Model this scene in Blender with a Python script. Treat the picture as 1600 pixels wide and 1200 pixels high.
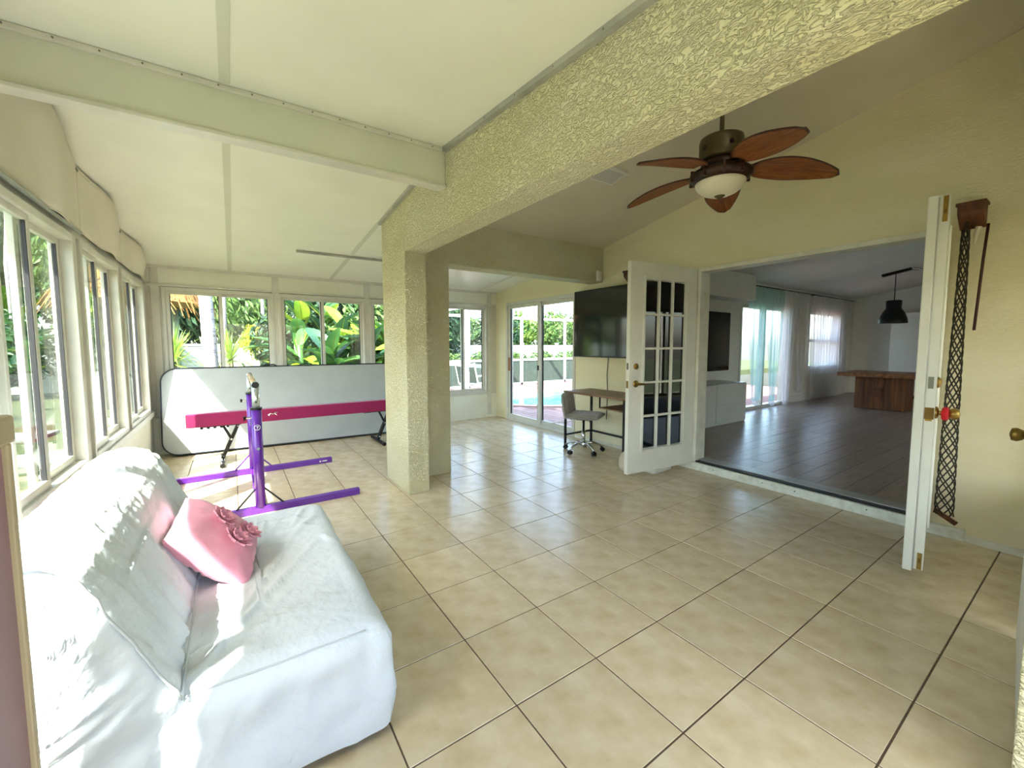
import bpy, bmesh, math, random
from mathutils import Vector, Matrix, noise
random.seed(7)
PI = math.pi
for o in list(bpy.data.objects): bpy.data.objects.remove(o)
S = bpy.context.scene
COL = S.collection

# ---------------------------------------------------------------- camera
T = 0.417                                   # floor tile pitch (m)
F_PX, YAW, PIT, ROL = 644.196, 0.5974, -0.0746, -0.001
CAM = Vector((-1.9899*T, -2.854*T, 3.2355*T))
fw = Vector((math.sin(YAW)*math.cos(PIT), math.cos(YAW)*math.cos(PIT), math.sin(PIT)))
r0 = Vector((math.cos(YAW), -math.sin(YAW), 0)); u0 = r0.cross(fw)
RR = r0*math.cos(ROL)+u0*math.sin(ROL); UU = -r0*math.sin(ROL)+u0*math.cos(ROL)
cd = bpy.data.cameras.new('camera'); cam = bpy.data.objects.new('camera', cd); COL.objects.link(cam)
cd.sensor_fit = 'HORIZONTAL'; cd.sensor_width = 36; cd.lens = F_PX/1600*36
cd.shift_y = -(600-586.4)/1600; cd.clip_start = 0.02; cd.clip_end = 300
cam.matrix_world = Matrix(((RR.x, UU.x, -fw.x, CAM.x), (RR.y, UU.y, -fw.y, CAM.y), (RR.z, UU.z, -fw.z, CAM.z), (0, 0, 0, 1)))
S.camera = cam

# ---------------------------------------------------------------- light
SUN_DIR = Vector((1, .8, -1.595)).normalized()
W = bpy.data.worlds.new('world'); S.world = W; W.use_nodes = True
wn = W.node_tree; wn.nodes.clear()
sky = wn.nodes.new('ShaderNodeTexSky'); sky.sky_type = 'NISHITA'; sky.sun_disc = False
sky.sun_elevation = math.asin(-SUN_DIR.z); sky.sun_rotation = math.atan2(-SUN_DIR.x, -SUN_DIR.y)
sky.air_density = 1.0; sky.dust_density = 2.5; sky.ozone_density = 1.0
bg = wn.nodes.new('ShaderNodeBackground'); bg.inputs[1].default_value = 0.42
wo = wn.nodes.new('ShaderNodeOutputWorld')
wn.links.new(sky.outputs[0], bg.inputs[0]); wn.links.new(bg.outputs[0], wo.inputs[0])
sl = bpy.data.lights.new('sun', 'SUN'); sl.energy = 9.0; sl.angle = 0.012; sl.color = (1, .95, .87)
so = bpy.data.objects.new('sun', sl); COL.objects.link(so); so.location = (-20, -16, 30)
so.rotation_euler = SUN_DIR.to_track_quat('-Z', 'Y').to_euler()
S.view_settings.view_transform = 'Standard'; S.view_settings.look = 'None'
S.view_settings.gamma = 1; S.view_settings.use_curve_mapping = False
S.view_settings.exposure = 1.8

# ---------------------------------------------------------------- materials
def lin(h):
    h = h.lstrip('#'); c = [int(h[i:i+2], 16)/255 for i in (0, 2, 4)]
    return tuple((v/12.92 if v <= .04045 else ((v+.055)/1.055)**2.4) for v in c)+(1,)
MATS = {}
def mat(name, c1, c2=None, scale=8, rough=.5, metal=0, bump=0, bscale=60, bdist=.004, aniso=None, rnd=0,
        spec=.5, trans=0, detail=4, lo=.35, hi=.65, btype='noise', alpha=1, sheen=0):
    if name in MATS: return MATS[name]
    m = bpy.data.materials.new(name); m.use_nodes = True; nt = m.node_tree; N = nt.nodes; L = nt.links
    b = N['Principled BSDF']; b.inputs['Roughness'].default_value = rough; b.inputs['Metallic'].default_value = metal
    b.inputs['Specular IOR Level'].default_value = spec
    if trans: b.inputs['Transmission Weight'].default_value = trans
    if alpha < 1: b.inputs['Alpha'].default_value = alpha
    if sheen: b.inputs['Sheen Weight'].default_value = sheen
    tc = N.new('ShaderNodeTexCoord'); mp = N.new('ShaderNodeMapping'); L.new(tc.outputs['Object'], mp.inputs[0])
    if aniso: mp.inputs['Scale'].default_value = aniso
    b.inputs['Base Color'].default_value = lin(c1)
    src = None
    if c2:
        n = N.new('ShaderNodeTexNoise'); n.inputs['Scale'].default_value = scale; n.inputs['Detail'].default_value = detail
        L.new(mp.outputs[0], n.inputs['Vector'])
        r = N.new('ShaderNodeValToRGB'); r.color_ramp.elements[0].position = lo; r.color_ramp.elements[1].position = hi
        r.color_ramp.elements[0].color = lin(c1); r.color_ramp.elements[1].color = lin(c2)
        L.new(n.outputs['Fac'], r.inputs[0]); src = r.outputs[0]
    if rnd:
        oi = N.new('ShaderNodeObjectInfo'); hs = N.new('ShaderNodeHueSaturation')
        mr = N.new('ShaderNodeMapRange'); mr.inputs[3].default_value = 1-rnd; mr.inputs[4].default_value = 1+rnd
        L.new(oi.outputs['Random'], mr.inputs[0]); L.new(mr.outputs[0], hs.inputs['Value'])
        if src: L.new(src, hs.inputs['Color'])
        else: hs.inputs['Color'].default_value = lin(c1)
        src = hs.outputs[0]
    if src: L.new(src, b.inputs['Base Color'])
    if bump:
        if btype == 'noise':
            t = N.new('ShaderNodeTexNoise'); t.inputs['Scale'].default_value = bscale; t.inputs['Detail'].default_value = 5
            out = t.outputs['Fac']
        elif btype == 'stucco':
            t = N.new('ShaderNodeTexNoise'); t.inputs['Scale'].default_value = bscale; t.inputs['Detail'].default_value = 3
            t.inputs['Distortion'].default_value = 1.2; rr = N.new('ShaderNodeValToRGB')
            rr.color_ramp.elements[0].position = .42; rr.color_ramp.elements[1].position = .58
            L.new(t.outputs['Fac'], rr.inputs[0]); out = rr.outputs[0]
        else:
            t = N.new('ShaderNodeTexWave'); t.inputs['Scale'].default_value = bscale; t.inputs['Distortion'].default_value = 1
            out = t.outputs['Fac']
        L.new(mp.outputs[0], t.inputs['Vector'])
        bn = N.new('ShaderNodeBump'); bn.inputs['Strength'].default_value = bump; bn.inputs['Distance'].default_value = bdist
        L.new(out, bn.inputs['Height']); L.new(bn.outputs[0], b.inputs['Normal'])
    MATS[name] = m; return m
def glass(name, tint, refl=.06, base=.05):
    m = bpy.data.materials.new(name); m.use_nodes = True; nt = m.node_tree; N = nt.nodes; L = nt.links; N.clear()
    out = N.new('ShaderNodeOutputMaterial'); tr = N.new('ShaderNodeBsdfTransparent'); tr.inputs[0].default_value = lin(tint)
    gl = N.new('ShaderNodeBsdfGlossy'); gl.inputs['Roughness'].default_value = .01
    fr = N.new('ShaderNodeLayerWeight'); fr.inputs[0].default_value = .5          # Schlick-like, same from both sides
    pw_ = N.new('ShaderNodeMath'); pw_.operation = 'POWER'; pw_.inputs[1].default_value = 4.0
    ma = N.new('ShaderNodeMath'); ma.operation = 'MULTIPLY_ADD'; ma.inputs[1].default_value = refl; ma.inputs[2].default_value = base
    mx = N.new('ShaderNodeMixShader'); L.new(fr.outputs['Facing'], pw_.inputs[0]); L.new(pw_.outputs[0], ma.inputs[0]); L.new(ma.outputs[0], mx.inputs[0])
    L.new(tr.outputs[0], mx.inputs[1]); L.new(gl.outputs[0], mx.inputs[2]); L.new(mx.outputs[0], out.inputs[0])
    MATS[name] = m; return m
def sheer(name, col, op):
    m = bpy.data.materials.new(name); m.use_nodes = True; nt = m.node_tree; N = nt.nodes; L = nt.links; N.clear()
    out = N.new('ShaderNodeOutputMaterial'); tr = N.new('ShaderNodeBsdfTransparent')
    tl = N.new('ShaderNodeBsdfTranslucent'); tl.inputs[0].default_value = lin(col)
    df = N.new('ShaderNodeBsdfDiffuse'); df.inputs[0].default_value = lin(col)
    m1 = N.new('ShaderNodeMixShader'); m2 = N.new('ShaderNodeMixShader'); m2.inputs[0].default_value = op
    no = N.new('ShaderNodeTexNoise'); no.inputs['Scale'].default_value = 4; ma = N.new('ShaderNodeMath'); ma.operation = 'MULTIPLY'
    ma.inputs[1].default_value = 1.0; L.new(no.outputs['Fac'], ma.inputs[0]); L.new(ma.outputs[0], m1.inputs[0])
    L.new(tl.outputs[0], m1.inputs[1]); L.new(df.outputs[0], m1.inputs[2])
    L.new(tr.outputs[0], m2.inputs[1]); L.new(m1.outputs[0], m2.inputs[2]); L.new(m2.outputs[0], out.inputs[0])
    MATS[name] = m; return m
def leafmat(name, c1, c2, tr=.35, scale=3):
    m = bpy.data.materials.new(name); m.use_nodes = True; nt = m.node_tree; N = nt.nodes; L = nt.links; N.clear()
    out = N.new('ShaderNodeOutputMaterial'); tc = N.new('ShaderNodeTexCoord'); n = N.new('ShaderNodeTexNoise')
    n.inputs['Scale'].default_value = scale; n.inputs['Detail'].default_value = 5; L.new(tc.outputs['Object'], n.inputs['Vector'])
    r = N.new('ShaderNodeValToRGB'); r.color_ramp.elements[0].position = .38; r.color_ramp.elements[1].position = .62
    r.color_ramp.elements[0].color = lin(c1); r.color_ramp.elements[1].color = lin(c2); L.new(n.outputs['Fac'], r.inputs[0])
    p = N.new('ShaderNodeBsdfPrincipled'); p.inputs['Roughness'].default_value = .32; L.new(r.outputs[0], p.inputs['Base Color'])
    t = N.new('ShaderNodeBsdfTranslucent'); L.new(r.outputs[0], t.inputs[0])
    mx = N.new('ShaderNodeMixShader'); mx.inputs[0].default_value = tr
    L.new(p.outputs[0], mx.inputs[1]); L.new(t.outputs[0], mx.inputs[2]); L.new(mx.outputs[0], out.inputs[0])
    MATS[name] = m; return m

mat('stucco', '#f3ecca', '#ece3b8', 3, .85, bump=1.0, bscale=62, bdist=.011, btype='stucco', aniso=(1, .55, 1), spec=.2)
mat('stucco_smooth', '#f1e9c8', '#eae0b8', 3, .8, bump=.4, bscale=75, bdist=.005, btype='stucco', aniso=(1, .35, 1), spec=.25)
mat('vault_paint', '#e3dac4', '#dcd2ba', 2, .75, bump=.15, bscale=90, bdist=.002)
mat('panel_ceiling', '#f5f4e6', '#efeedf', 2, .38, bump=.14, bscale=150, bdist=.0015)
mat('panel_white', '#f2f1e2', '#e9e7d4', 2, .45, bump=.08, bscale=120, bdist=.001)
mat('beam_paint', '#dcdccb', '#d4d5c2', 2, .5, bump=.06, bscale=140, bdist=.001)
mat('alu_white', '#dedbce', '#d3d0c4', 6, .32)
mat('alu_grey', '#a9a9a4', '#bdbdb8', 6, .35, .4)
mat('gasket', '#2b2a2e', rough=.6)
mat('tile', '#dccdb0', '#c4b08c', 9, .22, bump=.16, bscale=38, bdist=.004, rnd=.06, spec=.5, detail=8, lo=.3, hi=.72)
mat('grout', '#665443', '#544436', 30, .8)
mat('door_white', '#eeede2', '#e6e4d8', 3, .4, bump=.04, bscale=60, bdist=.001)
mat('trim_white', '#eeecdf', '#dfdccb', 9, .5, bump=.15, bscale=50, bdist=.002)
mat('threshold_white', '#e9eadf', '#cfd0c0', 22, .5, bump=.35, bscale=45, bdist=.003, lo=.4, hi=.75)
mat('brass', '#8a6f35', '#a08447', 12, .3, .9)
mat('brass_dark', '#5b4725', '#7b6234', 12, .35, .9)
mat('chrome', '#d0d2d4', rough=.12, metal=1)
mat('black_metal', '#1c1b1c', '#262525', 8, .45, .3)
mat('black_plastic', '#141416', rough=.35)
mat('screw', '#77776d', rough=.4, metal=.6)
mat('sofa_cotton', '#dde3ea', '#d6dde5', 3, .9, bump=.5, bscale=24, bdist=.010, aniso=(1.2, 1, 1.2), sheen=.1)
mat('sofa_seam', '#c7cdd2', rough=.9)
mat('pink_cotton', '#e79fb2', '#dd8fa5', 6, .8, bump=.3, bscale=24, bdist=.004, sheen=.25)
mat('pink_felt', '#e59cb0', '#d9869d', 30, .9, bump=.3, bscale=120, bdist=.001, sheen=.3)
mat('mauve', '#9c7d8b', '#94747f', 4, .5)
mat('taupe_edge', '#b3a58c', '#a89a82', 12, .5)
mat('purple_steel', '#64279c', '#5d2393', 4, .25, spec=.6)
mat('magenta_suede', '#9c0b55', '#920a4e', 30, .75, bump=.15, bscale=150, bdist=.001, sheen=.3)
mat('silver_tube', '#cfd6d4', '#c3cbc9', 5, .22, .7)
mat('bar_wood', '#d3b98f', '#c3a67b', 6, .5, aniso=(10, 1, 10))
mat('mat_vinyl', '#b9bfc0', '#b2b8b9', 4, .45, bump=.05, bscale=20, bdist=.002)
mat('mat_edge', '#1f2530', '#171b23', 8, .4)
mat('fan_wood', '#a2622c', '#6d3a17', 10, .5, aniso=(1, 14, 1), bump=.5, bscale=30, bdist=.003, btype='wave')
mat('fan_rim', '#4f2716', '#3a1c10', 8, .4)
mat('fan_bronze', '#6a5f3f', '#584e33', 6, .4, .5)
mat('fan_dark', '#2b1a12', '#3b2618', 8, .3, .4)
mat('frosted', '#efe6cc', '#e5dbbf', 5, .35, spec=.4)
mat('tv_screen', '#0e100f', rough=.08, spec=.6)
mat('desk_wood', '#8a6a4c', '#73553b', 5, .45, aniso=(8, 1, 1), detail=8)
mat('grey_velvet', '#9d958c', '#8c857c', 8, .85, bump=.2, bscale=40, bdist=.004, sheen=.4)
mat('corbel_wood', '#6a3c1f', '#4b2913', 8, .5, aniso=(1, 6, 1))
mat('rope_dark', '#2e2a22', '#4a4435', 30, .9)
mat('maroon', '#3e1712', rough=.5)
mat('red_cloth', '#d3131d', '#b50d16', 40, .8)
mat('white_plastic', '#e5e3d8', rough=.4)
mat('cream_cloth', '#d9cdb5', '#cdbfa6', 9, .9, bump=.2, bscale=30, bdist=.003)
mat('valance', '#e0d9c6', '#d8d0bc', 3, .75, bump=.06, bscale=120, bdist=.001)
mat('lr_wall', '#efece3', '#e9e5da', 2, .7)
mat('lr_ceiling', '#e6e3da', '#dfdcd2', 2, .8, bump=.3, bscale=90, bdist=.004)
mat('plank', '#8b7a6c', '#a59488', 4, .28, aniso=(1, 9, 1), rnd=.12, bump=.1, bscale=20, bdist=.001, detail=8)
mat('plank_gap', '#2e2824', rough=.7)
mat('rustic_wood', '#85532a', '#54321a', 3, .55, aniso=(5, 5, .5), detail=8, rnd=.1)
mat('rustic_top', '#94623a', '#6a4122', 3, .45, aniso=(.6, 5, 5), detail=8)
mat('pendant', '#23282a', '#1b1f21', 6, .35, .4)
mat('console_white', '#e6e3da', '#dfdcd2', 3, .3)
mat('gloss_white', '#e9e8e3', rough=.15)
mat('thatch', '#b98a4c', '#7d5426', 20, .9, rnd=.15)
mat('palm_bark', '#b3aba8', '#6f6770', 9, .9, bump=.4, bscale=20, bdist=.01, aniso=(1, 1, 3), lo=.52, hi=.7)
mat('bark', '#b5a795', '#6f6253', 9, .9, bump=.3, bscale=20, bdist=.01)
mat('post_green', '#8fa58f', '#7c937f', 6, .8)
mat('vinyl_fence', '#b4beb7', '#a3afa7', 2, .5)
mat('lawn', '#48532a', '#363f20', 14, .95, bump=.6, bscale=70, bdist=.03, detail=8)
mat('slab_pale', '#76837a', '#69766d', 8, .8)
mat('soil', '#8f8468', '#5f5a41', 6, .9)
mat('paver', '#b0918a', '#977872', 12, .7, rnd=.15, bump=.2, bscale=40, bdist=.004)
mat('paver_base', '#8a6861', '#70524d', 22, .8)
mat('coping', '#b0917f', '#a18371', 10, .7)
mat('pool_water', '#1fb0b4', '#46c8c4', 5, .08, bump=.25, bscale=7, bdist=.03)
mat('cage_white', '#eef0ec', rough=.4)
mat('kick_screen', '#34443c', '#28352e', 20, .8)
mat('chair_white', '#e9e9e4', rough=.5)
mat('wood_trim', '#a5744a', rough=.5)
glass('pane_clear', '#fbfdfc', .6, .03)
glass('pane_green', '#eff4f1', .7, .05)
glass('pane_dark', '#57564f', .6, .05)
sheer('sheer_white', '#f4f2f2', .62); sheer('sheer_teal', '#b4e4de', .45)
leafmat('leaf_bright', '#7c9a3e', '#4c7030'); leafmat('leaf_mid', '#456636', '#6c8a48', .3)
leafmat('leaf_dark', '#26402a', '#3b5a36', .2); leafmat('leaf_yellow', '#b4b83a', '#8fa035', .35)
leafmat('leaf_banana', '#55803c', '#3c6836', .3, 2); leafmat('leaf_banana_lime', '#93ae34', '#749a30', .4, 2)
leafmat('leaf_banana_deep', '#2a4a38', '#385c40', .2, 2); leafmat('leaf_yucca', '#a9bf5a', '#6f9440', .25, 6)
leafmat('leaf_hedge', '#5e7a3a', '#3f5c30', .2)
M = MATS

# ---------------------------------------------------------------- helpers
class MB:
    def __init__(s): s.v = []; s.f = []
    def add(s, vs, fs):
        n = len(s.v); s.v += [tuple(v) for v in vs]; s.f += [tuple(i+n for i in f) for f in fs]; return s
    def box(s, x0, y0, z0, x1, y1, z1):
        x0, x1 = min(x0, x1), max(x0, x1); y0, y1 = min(y0, y1), max(y0, y1); z0, z1 = min(z0, z1), max(z0, z1)
        return s.add([(x0,y0,z0),(x1,y0,z0),(x1,y1,z0),(x0,y1,z0),(x0,y0,z1),(x1,y0,z1),(x1,y1,z1),(x0,y1,z1)],
                     [(0,3,2,1),(4,5,6,7),(0,1,5,4),(1,2,6,5),(2,3,7,6),(3,0,4,7)])
    def bar(s, a, b, w, h, up=(0,0,1)):
        a = Vector(a); b = Vector(b); d = (b-a).normalized(); up = Vector(up)
        if abs(d.dot(up)) > .98: up = Vector((0,1,0))
        x = d.cross(up).normalized()*w/2; y = x.cross(d).normalized()*h/2
        P = [a-x-y, a+x-y, a+x+y, a-x+y, b-x-y, b+x-y, b+x+y, b-x+y]
        return s.add(P, [(0,3,2,1),(4,5,6,7),(0,1,5,4),(1,2,6,5),(2,3,7,6),(3,0,4,7)])
    def tube(s, path, r, n=10, cap=True):
        P = [Vector(p) for p in path]; rs = r if isinstance(r, (list, tuple)) else [r]*len(P)
        vs = []; fs = []; prev = None
        for i, p in enumerate(P):
            d = (P[min(i+1, len(P)-1)]-P[max(i-1, 0)]).normalized()
            if prev is None:
                a = Vector((0,0,1)) if abs(d.z) < .9 else Vector((1,0,0)); x = d.cross(a).normalized()
            else: x = (prev-d*prev.dot(d)).normalized()
            prev = x; y = d.cross(x)
            for k in range(n):
                t = 2*PI*k/n; vs.append(p+(x*math.cos(t)+y*math.sin(t))*rs[i])
        for i in range(len(P)-1):
            for k in range(n):
                fs.append((i*n+k, i*n+(k+1)%n, (i+1)*n+(k+1)%n, (i+1)*n+k))
        if cap: fs.append(tuple(range(n))[::-1]); fs.append(tuple(range((len(P)-1)*n, len(P)*n)))
        return s.add(vs, fs)
    def lathe(s, prof, n=24, c=(0,0,0), axis='z'):
        vs = []; fs = []
        for (r, z) in prof:
            for k in range(n):
                t = 2*PI*k/n; a, b = r*math.cos(t), r*math.sin(t)
                p = {'z': (a, b, z), 'x': (z, a, b), 'y': (b, z, a)}[axis]
                vs.append((p[0]+c[0], p[1]+c[1], p[2]+c[2]))
        for i in range(len(prof)-1):
            for k in range(n): fs.append((i*n+k, i*n+(k+1)%n, (i+1)*n+(k+1)%n, (i+1)*n+k))
        fs.append(tuple(range(n))[::-1]); fs.append(tuple(range((len(prof)-1)*n, len(prof)*n)))
        return s.add(vs, fs)
    def prism(s, poly, lo, hi, axis='x'):
        n = len(poly); f = {'x': lambda a, b, t: (t, a, b), 'y': lambda a, b, t: (a, t, b), 'z': lambda a, b, t: (a, b, t)}[axis]
        vs = [f(a, b, lo) for a, b in poly]+[f(a, b, hi) for a, b in poly]
        fs = [tuple(range(n))[::-1], tuple(range(n, 2*n))]+[(i, (i+1)%n, n+(i+1)%n, n+i) for i in range(n)]
        return s.add(vs, fs)
    def grid(s, fn, nu, nv, wrap=False):
        vs = [fn(i/(nu if wrap else nu-1), j/(nv-1)) for i in range(nu) for j in range(nv)]
        fs = []
        for i in range(nu if wrap else nu-1):
            for j in range(nv-1):
                a = i*nv+j; b = ((i+1) % nu)*nv+j; fs.append((a, b, b+1, a+1))
        return s.add(vs, fs)
    def mesh(s, name):
        me = bpy.data.meshes.new(name); me.from_pydata(s.v, [], s.f)
        bm = bmesh.new(); bm.from_mesh(me); bmesh.ops.recalc_face_normals(bm, faces=bm.faces); bm.to_mesh(me); bm.free()
        return me
def tag(o, label=None, cat=None, group=None, kind=None):
    if label: o['label'] = label
    if cat: o['category'] = cat
    if group: o['group'] = group
    if kind: o['kind'] = kind
    return o
def link(name, me, m, parent=None, smooth=False, bevel=0, seg=2, loc=None, rot=None):
    o = bpy.data.objects.new(name, me); COL.objects.link(o)
    if m is not None and not me.materials: me.materials.append(M[m] if isinstance(m, str) else m)
    if parent: o.parent = parent
    if smooth: me.polygons.foreach_set('use_smooth', [True]*len(me.polygons))
    if bevel:
        b = o.modifiers.new('bevel', 'BEVEL'); b.width = bevel; b.segments = seg; b.limit_method = 'ANGLE'; b.angle_limit = .6
    if loc: o.location = loc
    if rot: o.rotation_euler = rot
    return o
def obj(name, mb, m, parent=None, **k): return link(name, mb.mesh(name), m, parent, **k)
def thing(name, label, cat, loc=(0,0,0), rz=0, group=None, kind=None):
    o = bpy.data.objects.new(name, None); COL.objects.link(o); o.location = loc; o.rotation_euler = (0, 0, rz)
    o.empty_display_size = .1
    return tag(o, label, cat, group, kind)
def struct(name, label, cat='structure', **k): return thing(name, label, cat, kind='structure', **k)
def sobj(name, mb, m, label, cat, **k): return tag(obj(name, mb, m, None, **k), label, cat, kind='structure')
def copy_tree(o, parent=None):
    c = o.copy(); COL.objects.link(c); c.parent = parent
    for ch in list(o.children): copy_tree(ch, c)
    return c
def B(*a): return MB().box(*a)
def arc(cx, cz, r, a0, a1, n): return [(cx+r*math.cos(math.radians(a0+(a1-a0)*i/n)), cz+r*math.sin(math.radians(a0+(a1-a0)*i/n))) for i in range(n+1)]

XL, XR, YF, YN = -1.65, 3.28, 5.38, -2.80     # inner faces
def ceil_z(y):                                # sunroom ceiling underside
    return 2.68-.098*(y-1.5) if y >= 1.5 else 2.68-.072*(1.5-y)
def vault_z(y): return 2.60+.195*(2.75-y)

# ================================================================ FLOOR
floor = sobj('floor', B(XL-.02, YN, -.12, XR+.15, YF+.1, -.0025), 'grout', 'dark grout bed under the beige ceramic floor tiles', 'floor')
gap = .0019; tmesh = {}
def tile_mesh(w, d):
    k = (round(w, 3), round(d, 3))
    if k not in tmesh:
        e = .0025; mb = MB()
        mb.add([(0,0,-.004),(w,0,-.004),(w,d,-.004),(0,d,-.004),(e,e,.0),(w-e,e,.0),(w-e,d-e,.0),(e,d-e,.0)],
               [(4,5,6,7),(0,1,5,4),(1,2,6,5),(2,3,7,6),(3,0,4,7)])
        tmesh[k] = mb.mesh('floor_tile'); tmesh[k].materials.append(M['tile'])
    return tmesh[k]
for i in range(-4, 8):
    for j in range(-7, 13):
        x0, x1 = max(i*T, XL), min((i+1)*T, XR-.01); y0, y1 = max(j*T, YN), min((j+1)*T, YF)
        if x1-x0 < .03 or y1-y0 < .03: continue
        o = link('floor_tile', tile_mesh(x1-x0-2*gap, y1-y0-2*gap), None, floor)
        o.location = (x0+gap, y0+gap, random.uniform(-.0006, .0004))

# ================================================================ WINDOWS
def slider_window(n, label, w, z0, z1, stile, loc, rz, pane='pane_clear', flip=False):
    """aluminium sliding window in local x 0..w, facing -y inside; stile = x of the meeting stile"""
    t = struct(f'window_{n}', label, 'window', loc=loc, rz=rz)
    fr = MB(); q = .035
    for a in ((0, q), (w-q, w)): fr.box(a[0], -.05, z0, a[1], .06, z1)
    fr.box(q, -.05, z0, w-q, .06, z0+.04); fr.box(q, -.05, z1-.045, w-q, .06, z1)
    obj('window_frame', fr, 'alu_white', t, bevel=.003, seg=1)
    s = .04
    def sash(x0, x1, y):
        m = MB(); a, b = z0+.04, z1-.045
        m.box(x0, y-.014, a, x0+s, y+.014, b); m.box(x1-s, y-.014, a, x1, y+.014, b)
        m.box(x0+s, y-.014, a, x1-s, y+.014, a+.045); m.box(x0+s, y-.014, b-.035, x1-s, y+.014, b)
        so_ = obj('sash', m, 'alu_white', t, bevel=.002, seg=1)
        g = MB(); e = .008
        for u in (x0+s, x1-s-e): g.box(u, y-.010, a+.045, u+e, y+.010, b-.035)
        obj('gasket', g, 'gasket', so_)
        obj('pane', B(x0+s-.003, y-.003, a+.042, x1-s+.003, y+.003, b-.032), pane, so_)
    sash(q, stile+.02, -.018); sash(stile-.03, w-q, .024)
    return t
LWIN = [(4.002, 1.125, .455, 'aluminium sliding window of the left wall nearest the far corner'), (2.742, 1.125, .455, 'aluminium sliding window at the middle of the left wall'),
        (1.482, 1.125, .455, 'tall aluminium sliding window of the left wall beside the white sofa'), (-.505, 1.852, 1.215, 'wide sliding window of the left wall behind the sofa back'),
        (-2.75, 1.65, .8, 'sliding window of the left wall behind the mauve cabinet')]
n = 1
for y0, w_, st_, lab in LWIN:
    slider_window(n, lab, w_, .56, 2.05, st_, (XL-.03, y0, 0), PI/2, 'pane_green'); n += 1
# left wall: knee wall, head band, posts
wl = sobj('wall_left', B(XL-.10, YN, 0, XL, YF+.1, .50), 'panel_white', 'low white panelled knee wall under the left windows', 'wall')
obj('head_band', B(XL-.09, YN, 2.06, XL-.005, YF+.1, 2.13), 'alu_white', wl)
obj('window_sill', B(XL-.10, YN, .50, XL+.035, YF-.01, .56), 'alu_white', wl, bevel=.004)
edges = sorted([(y0, y0+w_) for y0, w_, _, _ in LWIN]); gaps = [(edges[i][1], edges[i+1][0]) for i in range(len(edges)-1)]+[(edges[-1][1], YF)]
for y0, y1 in gaps:
    ps = obj('post', B(XL-.10, y0+.002, .56, XL-.012, y1-.002, 2.06), 'alu_white', wl)
    obj('post_cover', B(XL-.012, y0+.025, .56, XL+.006, y1-.025, 2.06), 'alu_white', ps, bevel=.003)
obj('shadow_bar', B(XL-.062, -.385, .60, XL-.040, -.315, 2.0), 'alu_white', wl)  # unseen bar added to cast an upright shadow on the sofa's near end
# panel above the valance line, closes the wall to the roof
up = MB(); up.prism([(YN, 2.13), (YF+.1, 2.13), (YF+.1, ceil_z(YF)+.05), (1.5, ceil_z(1.5)+.05), (YN, ceil_z(YN)+.05)], XL-.10, XL-.02, 'x')
obj('upper_panel', up, 'panel_white', wl)

# far wall
wf = sobj('wall_far', B(XL-.1, YF, 0, XR+.15, YF+.1, .44), 'panel_white', 'white panelled knee wall under the far windows', 'wall')
hb = B(XL-.1, YF, 2.06, XR+.15, YF+.1, 2.45)
obj('head_panel', hb, 'panel_white', wf)
FW = [(-1.50, -.315, .585, 'far sliding window over the left end of the folding mat, seeing the palm trunk'),
      (-.265, .905, .565, 'far sliding window over the mat, seeing banana leaves'),
      (.965, 2.10, .565, 'far sliding window partly hidden by the stucco pillar'),
      (2.16, 3.08, .44, 'far sliding window seen right of the pillar, near the pool door')]
px = XL-.1
for a, b, st, lab in FW:
    slider_window(n, lab, b-a, .46, 2.05, st, (a, YF+.03, 0), 0, 'pane_clear'); n += 1
    obj('post', B(px, YF+.004, .44, a, YF+.1, 2.06), 'alu_white', wf); px = b
obj('post', B(px, YF+.004, .44, XR+.15, YF+.1, 2.06), 'alu_white', wf)
obj('window_sill', B(XL, YF-.03, .44, XR-.01, YF+.09, .46), 'alu_white', wf, bevel=.003)
obj('window_head', B(XL, YF-.022, 2.06, XR-.01, YF, 2.085), 'alu_white', wf, bevel=.003)
for x in (-1.56, -.29, .935, 2.13, 3.13):
    obj('post_cover', B(x-.04, YF-.014, 0, x+.04, YF+.004, 2.29), 'alu_white', wf, bevel=.003)
sobj('trim_1', B(XL, YF-.045, 2.27, XR, YF-.001, 2.315), 'alu_white', 'white aluminium channel along the top of the far wall', 'trim', bevel=.004)
sobj('baseboard_far', B(XL, YF-.018, 0, XR, YF-.0005, .05), 'panel_white', 'thin white base strip at the foot of the far wall', 'baseboard')

# near wall behind the camera (glazed like the others)
wn_ = sobj('wall_near', B(XL-.1, YN-.1, 0, XR+.15, YN, .44), 'panel_white', 'white panelled knee wall behind the camera', 'wall')
obj('head_panel', B(XL-.1, YN-.1, 2.06, XR+.15, YN, 2.8), 'panel_white', wn_)
for a in (-1.5, -.28, .94, 2.1):
    slider_window(n, 'far-off sliding window of the wall behind the camera', 1.14, .46, 2.05, .56, (a+1.14, YN-.03, 0), PI); n += 1
for a, b in ((XL-.1, -1.5), (-.36, -.28), (.86, .94), (2.08, 2.1), (3.24, XR+.15)):
    obj('post', B(a, YN-.1, .44, b, YN, 2.06), 'alu_white', wn_)

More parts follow.
